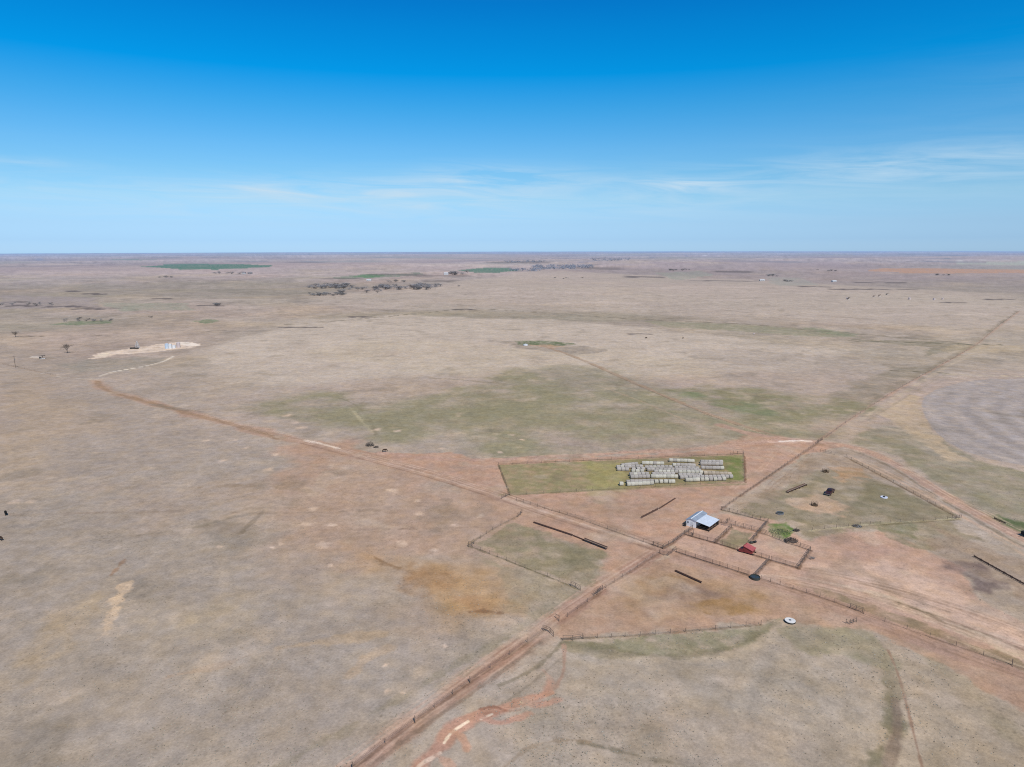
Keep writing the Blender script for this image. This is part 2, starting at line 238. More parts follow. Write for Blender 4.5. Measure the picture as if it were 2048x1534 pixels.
LINES = [  # points, width m, colour, strength, soft m, break-up
    # section road, south-west half, and its lighter wheel tracks
    ([(300, 1870), (500, 1700), (640, 1592), (705, 1540), (830, 1446), (940, 1366), (1090, 1256), (1190, 1182), (1318, 1102)], 4.2, (172, 139, 122), .85, 2.4, .8),
    ([(735, 1534), (850, 1450), (960, 1375), (1100, 1272)], .9, (130, 112, 98), .55, 1.0, 1),
    ([(560, 1534), (700, 1450), (850, 1370), (930, 1320), (1020, 1260), (1110, 1200)], 1.6, (148, 137, 117), .5, 2.0, 1.5),
    ([(930, 1350), (960, 1310), (1010, 1275), (1080, 1235), (1150, 1185)], 1.5, (148, 138, 116), .55, 2.0, 1.2),
    ([(800, 1534), (900, 1450), (1000, 1380), (1090, 1320)], 1.2, (187, 170, 152), .5, 2.0, 1),
    ([(880, 1500), (960, 1440), (1060, 1370), (1130, 1310)], .7, (132, 120, 104), .45, .8, 1),
    # cross road
    ([(193, 762), (205, 780), (300, 805), (380, 828), (450, 844), (520, 864), (580, 878), (700, 906), (850, 946), (1010, 996), (1120, 1034), (1320, 1098)], 7.5, (178, 149, 130), .85, 6.0, .9),
    ([(193, 762), (205, 780), (300, 805), (380, 828), (450, 844), (560, 876)], 4.0, (156, 130, 107), .7, 3.0, .8),
    ([(600, 880), (640, 888), (700, 906), (850, 946), (1010, 996), (1120, 1034), (1300, 1090)], 1.2, (196, 170, 152), .8, 1.0, .6),
    ([(600, 886), (700, 912), (850, 952), (1010, 1003), (1120, 1041), (1310, 1100)], .8, (146, 118, 102), .6, .8, .8),
    ([(612, 881), (640, 887), (676, 897)], 2.2, (232, 214, 198), .95, .8, .5),
    ([(1040, 1000), (1120, 1022), (1250, 1062), (1325, 1090)], 1.0, (146, 120, 104), .5, 1.0, .8),
    ([(1340, 1104), (1540, 1165), (1720, 1232), (1900, 1300), (2048, 1352), (2250, 1430)], 5.0, (176, 146, 129), .9, 2.0, .8),
    ([(1640, 1165), (1760, 1192), (1900, 1240), (2048, 1300)], .8, (150, 128, 110), .55, .8, 1),
    ([(1720, 1165), (1800, 1190), (1900, 1225)], .7, (150, 128, 110), .5, .8, 1),
    ([(1800, 1208), (1860, 1228), (1890, 1248)], .9, (112, 100, 78), .7, .8, 1.2),
    ([(1900, 1275), (2048, 1336), (2200, 1395)], 1.0, (202, 178, 152), .6, 1, .8),
    # roads round the hay yard
    ([(760, 905), (880, 920), (1000, 920), (1250, 905), (1400, 898), (1490, 888), (1560, 880)], 4.0, (184, 151, 134), .85, 2.5, .8),
    ([(700, 900), (800, 930), (900, 950), (1000, 1000)], 2.0, (186, 156, 138), .5, 2, .8),
    ([(1000, 990), (1100, 985), (1300, 976), (1490, 968)], 1.6, (150, 138, 108), .7, 1.5, .8),
    ([(1500, 975), (1540, 930), (1600, 890)], 3, (188, 158, 142), .6, 4, .8),
    ([(1000, 928), (1250, 917), (1487, 907)], .9, (104, 98, 70), .6, .8, .8),
    ([(1489, 912), (1491, 965)], .8, (120, 92, 74), .8, .6, .6),
    ([(997, 930), (1020, 990)], .8, (128, 112, 88), .8, .6, .6),
    ([(1020, 991), (1250, 977), (1489, 964)], .7, (126, 116, 84), .6, .7, .8),
    # north road to the spring and the curved east road
    ([(1085, 692), (1130, 706), (1190, 730), (1250, 758), (1400, 822), (1480, 850), (1560, 874), (1640, 886)], 3.2, (165, 142, 122), .75, 1.8, .9),
    ([(1130, 708), (1190, 732), (1250, 760), (1400, 824), (1480, 852)], .9, (118, 106, 88), .6, 1.0, .8),
    ([(1200, 772), (1290, 805), (1380, 845), (1420, 862)], 1.2, (182, 160, 138), .5, 1.4, 1),
    ([(1440, 850), (1500, 868), (1560, 876)], 5, (180, 150, 133), .8, 3, .8),
    ([(1560, 876), (1640, 884), (1700, 892), (1760, 912), (1820, 946), (1900, 998), (1980, 1042), (2048, 1078), (2200, 1140)], 5.0, (182, 150, 133), .9, 2.5, .7),
    ([(1700, 900), (1780, 930), (1860, 985), (1960, 1045), (2048, 1095), (2200, 1160)], 1.2, (122, 108, 90), .5, 1.4, 1),
    ([(1720, 918), (1800, 955), (1870, 1000), (1930, 1036), (2048, 1110)], 1.0, (196, 170, 150), .5, 1.2, 1),
    ([(1562, 883), (1590, 881), (1618, 882)], 2.6, (236, 218, 204), .9, 1.2, .5),
    ([(1540, 884), (1570, 886), (1640, 884)], 2.2, (212, 182, 166), .6, 1.5, .5),
    # north-east section road
    ([(1440, 1018), (1520, 964), (1640, 880), (1700, 838), (1790, 782), (1868, 738), (1950, 692), (1975, 670), (2040, 622)], 1.8, (182, 152, 134), .7, 1.6, .8),
    ([(1446, 1016), (1524, 962), (1640, 884)], .9, (128, 104, 88), .75, .8, .7),
    ([(1690, 838), (1780, 780), (1860, 736), (1942, 694), (1970, 668), (2036, 622)], 3.4, (144, 132, 115), .65, 4, 1.2),
    ([(1720, 840), (1800, 790), (1880, 740), (1960, 700)], 2.5, (190, 174, 154), .6, 2.5, .9),
    ([(1735, 842), (1815, 792), (1895, 746)], 1.0, (160, 146, 128), .5, 1.2, .8),
    ([(1700, 682), (1800, 684), (1960, 689), (2000, 690)], 3.5, (110, 106, 88), .85, 3, .8),
    ([(1780, 741), (1830, 743), (1904, 747)], 1.4, (98, 92, 76), .75, 1.2, .8),
    ([(1888, 748), (1960, 751), (2048, 753), (2250, 756)], 2.2, (198, 184, 160), .8, 2, .6),
    # ranch tracks across the mid pasture, and one painted tree shadow
    ([(560, 650), (700, 640), (830, 628), (900, 620), (980, 618), (1060, 624), (1200, 634), (1300, 640), (1500, 648), (1620, 660), (1760, 672), (1960, 688)], 4, (128, 120, 106), .8, 4, .9),
    ([(940, 617), (1080, 622), (1200, 620), (1400, 624), (1560, 630), (1800, 648)], 4, (198, 186, 172), .55, 6, 1),
    ([(700, 634), (738, 634)], 4, (112, 104, 92), .8, 4, .6),
    ([(1150, 606), (1270, 592)], 5, (198, 186, 174), .5, 6, .8),
    ([(860, 756), (930, 760), (1040, 772), (1160, 775)], 2.4, (142, 132, 116), .6, 2.5, 1),
    ([(640, 790), (700, 800), (740, 835), (752, 870)], 1.4, (136, 128, 106), .5, 2, 1.2),
    ([(700, 815), (730, 850), (745, 865)], 1.4, (190, 178, 148), .4, 2, 1),
    ([(200, 752), (226, 744), (262, 737), (300, 731), (330, 722), (346, 713)], 1.8, (226, 214, 198), 1.0, 1.4, .15),
    ([(80, 745), (112, 753), (150, 757), (195, 758)], 1.8, (196, 184, 170), .7, 1.6, .6),
    ([(8, 728), (60, 740), (110, 752)], 1.6, (160, 140, 122), .6, 1.6, .8),
    ([(40, 672), (90, 673)], 5, (92, 86, 80), .8, 5, .8),  # shadow streak of the far left tree, painted on the ground
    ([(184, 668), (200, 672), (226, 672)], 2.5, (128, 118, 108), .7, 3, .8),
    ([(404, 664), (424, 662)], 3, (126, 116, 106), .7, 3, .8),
    ([(300, 808), (350, 818), (410, 824)], 3.5, (128, 118, 106), .6, 4, 1.2),
    # corral alleys worn bare, weeds under the rails
    ([(1443, 1020), (1536, 1044)], .9, (120, 104, 84), .7, .8, .8),
    ([(1536, 1044), (1514, 1070), (1501, 1086)], .9, (110, 92, 74), .7, .8, .8),
    ([(1431, 1042), (1519, 1064), (1573, 1086), (1621, 1101)], .8, (120, 96, 82), .75, .7, .8),
    ([(1463, 1055), (1430, 1086)], .8, (116, 94, 78), .75, .7, .7),
    ([(1369, 1069), (1430, 1086), (1475, 1100), (1538, 1120), (1596, 1137)], 1.0, (116, 92, 78), .75, .7, .7),
    ([(1621, 1101), (1596, 1137)], 1.0, (108, 86, 72), .75, .7, .7),
    ([(1540, 1120), (1510, 1152)], 1.0, (108, 86, 72), .75, .7, .7),
    ([(1352, 1104), (1410, 1123), (1498, 1151)], 1.0, (108, 86, 72), .75, .7, .7),
    ([(1385, 1058), (1369, 1069), (1340, 1090), (1325, 1097)], .9, (116, 92, 78), .7, .7, .7),
    ([(1325, 1097), (1250, 1070), (1150, 1034), (1030, 1000)], .8, (122, 100, 84), .7, .7, .8),
    ([(1320, 1106), (1260, 1145), (1210, 1178), (1135, 1236), (1090, 1262)], .7, (132, 108, 92), .6, .8, .9),
    ([(1090, 1262), (940, 1365), (830, 1444), (705, 1537)], .7, (118, 96, 82), .7, .7, .9),
    ([(1498, 1153), (1560, 1170), (1640, 1194), (1722, 1224)], .8, (120, 96, 82), .75, .7, .8),
    ([(1722, 1226), (1860, 1275), (2048, 1338)], .6, (126, 104, 88), .5, .7, 1),
    ([(937, 1092), (1050, 1135), (1160, 1180)], .7, (118, 108, 84), .65, .7, .9),
    ([(937, 1088), (980, 1062), (1042, 1030)], .7, (128, 114, 90), .5, .7, 1),
    ([(1692, 914), (1800, 972), (1918, 1037)], .9, (116, 98, 80), .65, .7, .8),
    ([(1700, 912), (1806, 966), (1926, 1034), (2048, 1098)], 1.1, (198, 172, 152), .6, .8, .7),
    ([(1918, 1037), (1800, 1044), (1720, 1050), (1620, 1062)], 1.0, (190, 178, 146), .6, .8, .9),
    ([(1918, 1039), (1800, 1047), (1720, 1053)], .9, (112, 102, 76), .6, .8, .9),
    # creek, terraces, cattle trails
    ([(1140, 1290), (1200, 1300), (1260, 1308), (1350, 1313), (1440, 1305), (1500, 1285), (1545, 1250)], 2.6, (126, 119, 95), .8, 2.8, 1.4),
    ([(1140, 1300), (1250, 1318), (1350, 1324), (1450, 1318), (1520, 1290), (1562, 1262)], 2.2, (188, 172, 152), .6, 2.6, .8),
    ([(1125, 1283), (1100, 1312), (1060, 1345), (1000, 1370)], .8, (128, 118, 98), .55, 1, .9),
    ([(1128, 1290), (1130, 1330), (1120, 1365), (1095, 1390)], .8, (170, 140, 122), .7, .8, .8),
    ([(1125, 1278), (1240, 1274), (1400, 1261), (1520, 1250)], .7, (124, 108, 88), .55, .7, .9),
    ([(1720, 1256), (1756, 1286), (1776, 1325), (1786, 1375), (1785, 1425), (1774, 1478), (1735, 1545)], 2.4, (128, 120, 98), .8, 2.8, 1.5),
    ([(1790, 1400), (1795, 1450), (1790, 1500), (1765, 1560)], 1.6, (128, 112, 100), .7, 1.4, .8),
    ([(1776, 1300), (1798, 1350), (1816, 1420), (1828, 1470), (1846, 1540)], .5, (152, 126, 108), .8, .5, .5),
    ([(1840, 1300), (1890, 1335), (1950, 1395), (2010, 1450), (2060, 1500)], 2.2, (140, 132, 108), .75, 2.8, 1.5),
    ([(1160, 1484), (1250, 1506), (1330, 1522), (1420, 1545)], 1.0, (132, 122, 104), .7, 1.2, 1),
    ([(1010, 1534), (1060, 1490), (1130, 1478), (1180, 1484)], .6, (150, 132, 112), .6, .8, 1),
    ([(1100, 1365), (1092, 1392), (1050, 1402), (990, 1422), (930, 1440), (900, 1462), (885, 1490), (850, 1524), (800, 1560)], 3.0, (190, 150, 130), .85, 1.6, 1.0),
    ([(1100, 1385), (1060, 1398), (1035, 1402)], 1.6, (196, 148, 124), .8, 1.0, 1),
    ([(984, 1428), (962, 1438)], .55, (246, 232, 212), .98, .3, .3),
    ([(936, 1443), (915, 1456), (898, 1470), (888, 1486)], .6, (244, 224, 198), .95, .4, .5),
    ([(1054, 1402), (1044, 1404)], .8, (246, 226, 190), .98, .4, .3),
    ([(960, 1430), (1000, 1424), (1040, 1420)], .9, (150, 110, 92), .5, .7, .8),
    ([(880, 1506), (850, 1524), (836, 1534)], .7, (232, 206, 184), .7, .5, .7),
    # streaks in the left pasture
    ([(340, 1352), (430, 1336), (500, 1310)], 1.6, (178, 148, 120), .6, 1.6, 1.2),
    ([(560, 1296), (680, 1278), (770, 1268)], 2.2, (181, 160, 136), .6, 2.2, 1.2),
    ([(700, 1350), (740, 1315), (780, 1295)], 2.2, (184, 162, 138), .6, 1.8, 1.2),
    ([(250, 1118), (222, 1150)], 1.0, (148, 118, 94), .6, 1, 1),
    ([(0, 1030), (240, 1025), (400, 1022), (560, 1028), (760, 1020)], 1.4, (150, 132, 116), .5, 1.6, 1.5),
    ([(190, 1080), (360, 1062), (520, 1022)], 1.6, (150, 138, 122), .5, 1.8, 1.2),
    ([(480, 1068), (528, 1020)], 1.2, (132, 118, 102), .6, 1.2, 1),
    ([(640, 1060), (800, 1058), (1000, 1054)], .9, (150, 126, 110), .4, 1.2, 1.2),
    ([(400, 975), (520, 968), (640, 985)], 2.6, (150, 130, 108), .5, 3, 1.6),
    ([(750, 1114), (775, 1128), (800, 1136)], 1.6, (128, 98, 68), .5, 1.6, 1.3),
    ([(940, 1224), (965, 1221), (1000, 1226)], 1.4, (124, 94, 72), .55, 1.4, 1.3),
    ([(1050, 1402), (1075, 1412), (1100, 1405), (1120, 1400)], 1.4, (192, 152, 132), .8, 1.0, 1),
    ([(960, 1432), (990, 1448), (1030, 1440), (1060, 1425)], 1.6, (190, 150, 132), .75, 1.2, 1),
    ([(905, 1462), (930, 1478), (935, 1500)], 1.2, (192, 152, 128), .75, 1.0, 1),
    ([(1085, 1340), (1105, 1360), (1100, 1385)], 1.2, (190, 152, 132), .7, 1.0, 1),
    ([(870, 1510), (900, 1525), (905, 1545)], 1.2, (192, 158, 138), .7, 1.0, 1),
    ([(1010, 1420), (985, 1412), (962, 1418)], .8, (150, 108, 90), .6, .6, .8),
    ([(690, 1530), (815, 1440), (925, 1362), (1075, 1254), (1180, 1180), (1306, 1102)], .5, (196, 168, 150), .7, .5, .7),
    ([(672, 1534), (800, 1440), (912, 1358), (1062, 1250), (1170, 1174), (1296, 1100)], .5, (192, 164, 146), .6, .5, .8),
    ([(1520, 1150), (1640, 1160), (1800, 1200), (1940, 1250), (2048, 1290)], 1.2, (206, 182, 162), .6, 1.4, .8),
    ([(560, 868), (700, 905), (850, 944), (1010, 994)], .5, (148, 120, 104), .5, .5, .8),
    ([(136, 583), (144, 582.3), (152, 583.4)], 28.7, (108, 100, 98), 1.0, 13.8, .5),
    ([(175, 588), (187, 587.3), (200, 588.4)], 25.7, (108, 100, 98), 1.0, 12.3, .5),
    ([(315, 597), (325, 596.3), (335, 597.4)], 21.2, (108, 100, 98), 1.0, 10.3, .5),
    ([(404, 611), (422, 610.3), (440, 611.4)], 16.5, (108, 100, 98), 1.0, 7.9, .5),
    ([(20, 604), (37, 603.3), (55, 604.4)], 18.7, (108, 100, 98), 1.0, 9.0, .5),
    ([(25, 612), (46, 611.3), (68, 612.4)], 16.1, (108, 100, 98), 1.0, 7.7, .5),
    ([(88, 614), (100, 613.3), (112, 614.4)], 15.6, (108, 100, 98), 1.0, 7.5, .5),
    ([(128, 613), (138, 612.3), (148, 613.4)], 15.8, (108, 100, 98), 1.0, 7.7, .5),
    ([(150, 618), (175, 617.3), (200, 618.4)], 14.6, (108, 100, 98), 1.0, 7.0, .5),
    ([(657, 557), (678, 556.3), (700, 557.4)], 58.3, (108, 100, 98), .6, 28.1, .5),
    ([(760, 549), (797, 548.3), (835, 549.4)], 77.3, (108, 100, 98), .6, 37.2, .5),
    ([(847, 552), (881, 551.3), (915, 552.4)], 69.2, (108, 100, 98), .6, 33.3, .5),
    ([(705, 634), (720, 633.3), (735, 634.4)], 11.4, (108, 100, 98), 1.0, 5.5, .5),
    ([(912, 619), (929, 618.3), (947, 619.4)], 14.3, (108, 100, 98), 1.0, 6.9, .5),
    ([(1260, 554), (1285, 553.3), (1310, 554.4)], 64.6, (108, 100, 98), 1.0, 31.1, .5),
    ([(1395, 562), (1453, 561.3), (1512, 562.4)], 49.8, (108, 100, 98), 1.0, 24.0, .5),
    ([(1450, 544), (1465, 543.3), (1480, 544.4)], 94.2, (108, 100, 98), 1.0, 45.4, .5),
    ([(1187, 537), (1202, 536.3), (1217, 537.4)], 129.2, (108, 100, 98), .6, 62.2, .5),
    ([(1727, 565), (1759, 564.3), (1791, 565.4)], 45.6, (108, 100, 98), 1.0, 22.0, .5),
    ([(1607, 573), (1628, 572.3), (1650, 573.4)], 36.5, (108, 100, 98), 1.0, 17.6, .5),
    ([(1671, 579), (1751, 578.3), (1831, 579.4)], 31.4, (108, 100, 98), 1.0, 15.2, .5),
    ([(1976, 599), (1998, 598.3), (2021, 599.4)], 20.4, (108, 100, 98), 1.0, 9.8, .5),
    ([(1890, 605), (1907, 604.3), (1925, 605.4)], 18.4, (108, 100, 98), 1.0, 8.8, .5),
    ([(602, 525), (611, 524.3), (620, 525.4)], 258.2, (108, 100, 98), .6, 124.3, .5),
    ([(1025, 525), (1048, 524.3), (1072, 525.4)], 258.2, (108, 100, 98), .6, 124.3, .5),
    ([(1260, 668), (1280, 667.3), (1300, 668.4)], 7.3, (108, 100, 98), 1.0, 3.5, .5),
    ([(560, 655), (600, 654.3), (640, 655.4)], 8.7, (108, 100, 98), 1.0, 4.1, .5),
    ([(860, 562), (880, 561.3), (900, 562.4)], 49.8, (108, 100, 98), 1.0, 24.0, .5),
    ([(850, 592), (955, 590.5), (1060, 592)], 20.2, (200, 185, 175), .55, 25.2, 1),
    ([(1100, 606), (1185, 604.5), (1270, 606)], 15.4, (200, 185, 175), .55, 19.2, 1),
    ([(1420, 600), (1560, 598.5), (1700, 600)], 17.2, (200, 185, 175), .55, 21.5, 1),
    ([(1500, 588), (1570, 586.5), (1640, 588)], 21.9, (200, 185, 175), .55, 27.4, 1),
    ([(860, 530), (920, 528.5), (980, 530)], 160.7, (200, 185, 175), .55, 200.9, 1),
    ([(100, 560), (180, 558.5), (260, 560)], 45.4, (200, 185, 175), .55, 56.7, 1),
    ([(60, 545), (150, 543.5), (240, 545)], 77.4, (200, 185, 175), .55, 96.7, 1),
    ([(1300, 575), (1400, 573.5), (1500, 575)], 29.8, (200, 185, 175), .55, 37.2, 1),
    ([(420, 600), (490, 598.5), (560, 600)], 17.2, (200, 185, 175), .55, 21.5, 1),
    ([(1700, 615), (1845, 613.5), (1990, 615)], 13.1, (200, 185, 175), .55, 16.4, 1),
    ([(1750, 630), (1895, 628.5), (2040, 630)], 10.3, (200, 185, 175), .55, 12.9, 1),
    ([(600, 612), (700, 610.5), (800, 612)], 13.8, (200, 185, 175), .55, 17.3, 1),
    ([(1000, 585), (1090, 583.5), (1180, 585)], 23.5, (200, 185, 175), .55, 29.3, 1),
    ([(640, 520), (770, 518.5), (900, 520)], 322.5, (200, 185, 175), .55, 403.2, 1),
    ([(0, 530), (60, 528.5), (120, 530)], 160.7, (200, 185, 175), .55, 200.9, 1),
    # dark far hedgerows and the long wooded draw
    ([(0, 609), (90, 612), (150, 614), (240, 617)], 8, (112, 104, 106), .7, 8, 1),
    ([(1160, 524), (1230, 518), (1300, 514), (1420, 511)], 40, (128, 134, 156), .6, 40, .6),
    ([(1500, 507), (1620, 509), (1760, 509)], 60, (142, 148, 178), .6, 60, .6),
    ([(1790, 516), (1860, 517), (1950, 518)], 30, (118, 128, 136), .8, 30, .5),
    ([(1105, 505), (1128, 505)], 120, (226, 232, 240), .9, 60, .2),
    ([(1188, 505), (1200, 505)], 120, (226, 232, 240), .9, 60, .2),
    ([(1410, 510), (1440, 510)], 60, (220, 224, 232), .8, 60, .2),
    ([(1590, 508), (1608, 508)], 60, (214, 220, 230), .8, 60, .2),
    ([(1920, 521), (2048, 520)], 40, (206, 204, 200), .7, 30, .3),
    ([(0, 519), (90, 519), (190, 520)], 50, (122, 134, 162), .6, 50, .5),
]
SPOTS = [  # pale bare mounds: x, y, half width m
    (650, 1088, 2.2), (803, 1088, 2.0), (835, 1000, 1.8), (838, 1028, 1.6), (910, 1050, 1.8), (960, 1031, 1.5),
    (616, 1047, 2.0), (661, 1131, .9), (560, 1087, 1.4), (784, 980, 2.2), (868, 1100, 1.2), (627, 1018, 1.8),
    (538, 938, 2.8), (1026, 870, 2.4), (1044, 879, 1.6), (440, 1093, 1.0), (665, 1050, 1.6), (575, 831, 2.6),
    (592, 845, 2.2), (604, 855, 2.4), (755, 858, 2.6), (470, 880, 1.6), (413, 881, 1.6), (550, 909, 1.8),
    (445, 922, 1.8), (490, 896, 1.6), (30, 1004, 2.4), (62, 1004, 1.8), (795, 862, 2.2), (1000, 905, 1.8),
    (883, 896, 1.6), (545, 1095, .8), (772, 1330, .7), (805, 1384, .8), (775, 1382, .9), (890, 1292, .8)]

print('survey')
for P in POLYS: P[0][:] = [tuple(q) for q in P[0]]
_pp = [np.array(p[0], float) for p in POLYS]


def dens(pts, step=60):
    out = []
    n = len(pts)
    for i in range(n):
        a = np.array(pts[i], float); b = np.array(pts[(i + 1) % n], float)
        k = max(1, int(np.hypot(*(b - a)) / step))
        for j in range(k):
            out.append(a + (b - a) * j / k)
    return np.array(out)


def smooth_line(pts, it=2):
    p = np.array(pts, float)
    for _ in range(it):
        if len(p) < 3: break
        q = [p[0]]
        for i in range(len(p) - 1):
            q.append(p[i] * .75 + p[i + 1] * .25); q.append(p[i] * .25 + p[i + 1] * .75)
        q.append(p[-1]); p = np.array(q)
    return p


def clampy(p):
    return np.clip(p, 503.5, 1700)


FEAT = []
for i, (pts, c, s, soft, br, mot) in enumerate(POLYS):
    d = dens(pts)
    w = at(d[:, 0], np.maximum(d[:, 1], 504))
    r = float(np.median(np.hypot(w[:, 0], w[:, 1])))
    mpp = math.hypot(r, H) / F
    FEAT.append(('P', w, c, s, soft * mpp * 1.3, br, mot, i, .42 if soft < 18 else .95))
for i, (pts, wd, c, s, soft, br) in enumerate(LINES):
    q = smooth_line(pts)
    w = at(q[:, 0], np.maximum(q[:, 1], 504))
    FEAT.append(('L', w, c, s, soft, br, wd, i + 200))
def ruts(pts, n, spread, seed, light, dark, st=.5):
    q = smooth_line(pts); w = at(q[:, 0], np.maximum(q[:, 1], 504)); rr = random.Random(seed)
    k = np.r_[0, np.cumsum(np.hypot(*np.diff(w, axis=0).T))]
    m = max(12, int(k[-1] / 6)); t = np.linspace(0, k[-1], m)
    p = np.c_[np.interp(t, k, w[:, 0]), np.interp(t, k, w[:, 1])]
    g = np.gradient(p, axis=0); g /= np.hypot(g[:, 0], g[:, 1])[:, None]; nn = np.c_[-g[:, 1], g[:, 0]]
    for j in range(n):
        o = rr.uniform(-spread, spread); ph = rr.uniform(0, 6.28); wl = rr.uniform(50, 130); am = rr.uniform(.2, .3) * spread
        a, b_ = sorted((rr.uniform(-.3, .6), rr.uniform(.4, 1.3)))
        sel = (t / k[-1] >= a) & (t / k[-1] <= b_)
        if sel.sum() < 5: continue
        off = o + am * np.sin(t / wl * 2 * math.pi + ph)
        c = light if rr.random() < .5 else dark
        for tw in (-.8, .8):
            FEAT.append(('L', (p + nn * (off + tw)[:, None])[sel], c, st * rr.uniform(.6, 1.1), .5, .7, rr.uniform(.3, .55), 400 + seed * 20 + j))


for a_, n_, sp_, sd_, st_ in ((LINES[0][0], 5, 3.0, 1, .32), ([(300, 805), (450, 844), (580, 878), (700, 906), (850, 946), (1010, 996), (1120, 1034), (1320, 1098)], 6, 3.5, 2, .5),
                         ([(1340, 1104), (1540, 1165), (1720, 1232), (1900, 1300), (2048, 1352), (2200, 1410)], 7, 4.0, 3, .5), ([(1530, 1140), (1640, 1158), (1760, 1185), (1900, 1232), (2048, 1290), (2200, 1350)], 10, 6.5, 4, .45),
                         ([(760, 905), (1000, 920), (1250, 905), (1400, 898), (1560, 880)], 5, 3.0, 5, .45), ([(1560, 876), (1640, 884), (1760, 912), (1900, 998), (2048, 1078), (2200, 1140)], 7, 4.0, 6, .5),
                         ([(1500, 985), (1540, 940), (1600, 895)], 5, 7, 7, .4), ([(1400, 822), (1480, 850), (1560, 874)], 4, 4, 8, .45)):
    ruts(a_, n_, sp_, sd_, (208, 181, 161), (156, 129, 110), st_)
_sp = at([s[0] for s in SPOTS], [s[1] for s in SPOTS])

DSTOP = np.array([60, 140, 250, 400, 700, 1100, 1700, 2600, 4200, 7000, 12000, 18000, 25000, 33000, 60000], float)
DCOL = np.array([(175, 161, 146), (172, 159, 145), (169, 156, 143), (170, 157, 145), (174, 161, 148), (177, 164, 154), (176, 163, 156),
                 (173, 160, 158), (171, 160, 161), (168, 161, 167), (161, 161, 178), (143, 156, 187), (122, 148, 194), (128, 162, 212), (150, 185, 226)], float)  # land tone by distance; the far stops have blue haze painted in


def segdist(x, y, a, b):
    ab = b - a
    L2 = float(ab @ ab) + 1e-9
    t = np.clip(((x - a[0]) * ab[0] + (y - a[1]) * ab[1]) / L2, 0, 1)
    return np.hypot(x - a[0] - t * ab[0], y - a[1] - t * ab[1])


def inside(x, y, w):
    c = np.zeros(x.shape, bool)
    n = len(w)
    j = n - 1
    for i in range(n):
        xi, yi = w[i]; xj, yj = w[j]
        if yi != yj:
            c ^= ((yi > y) != (yj > y)) & (x < (xj - xi) * (y - yi) / (yj - yi) + xi)
        j = i
    return c


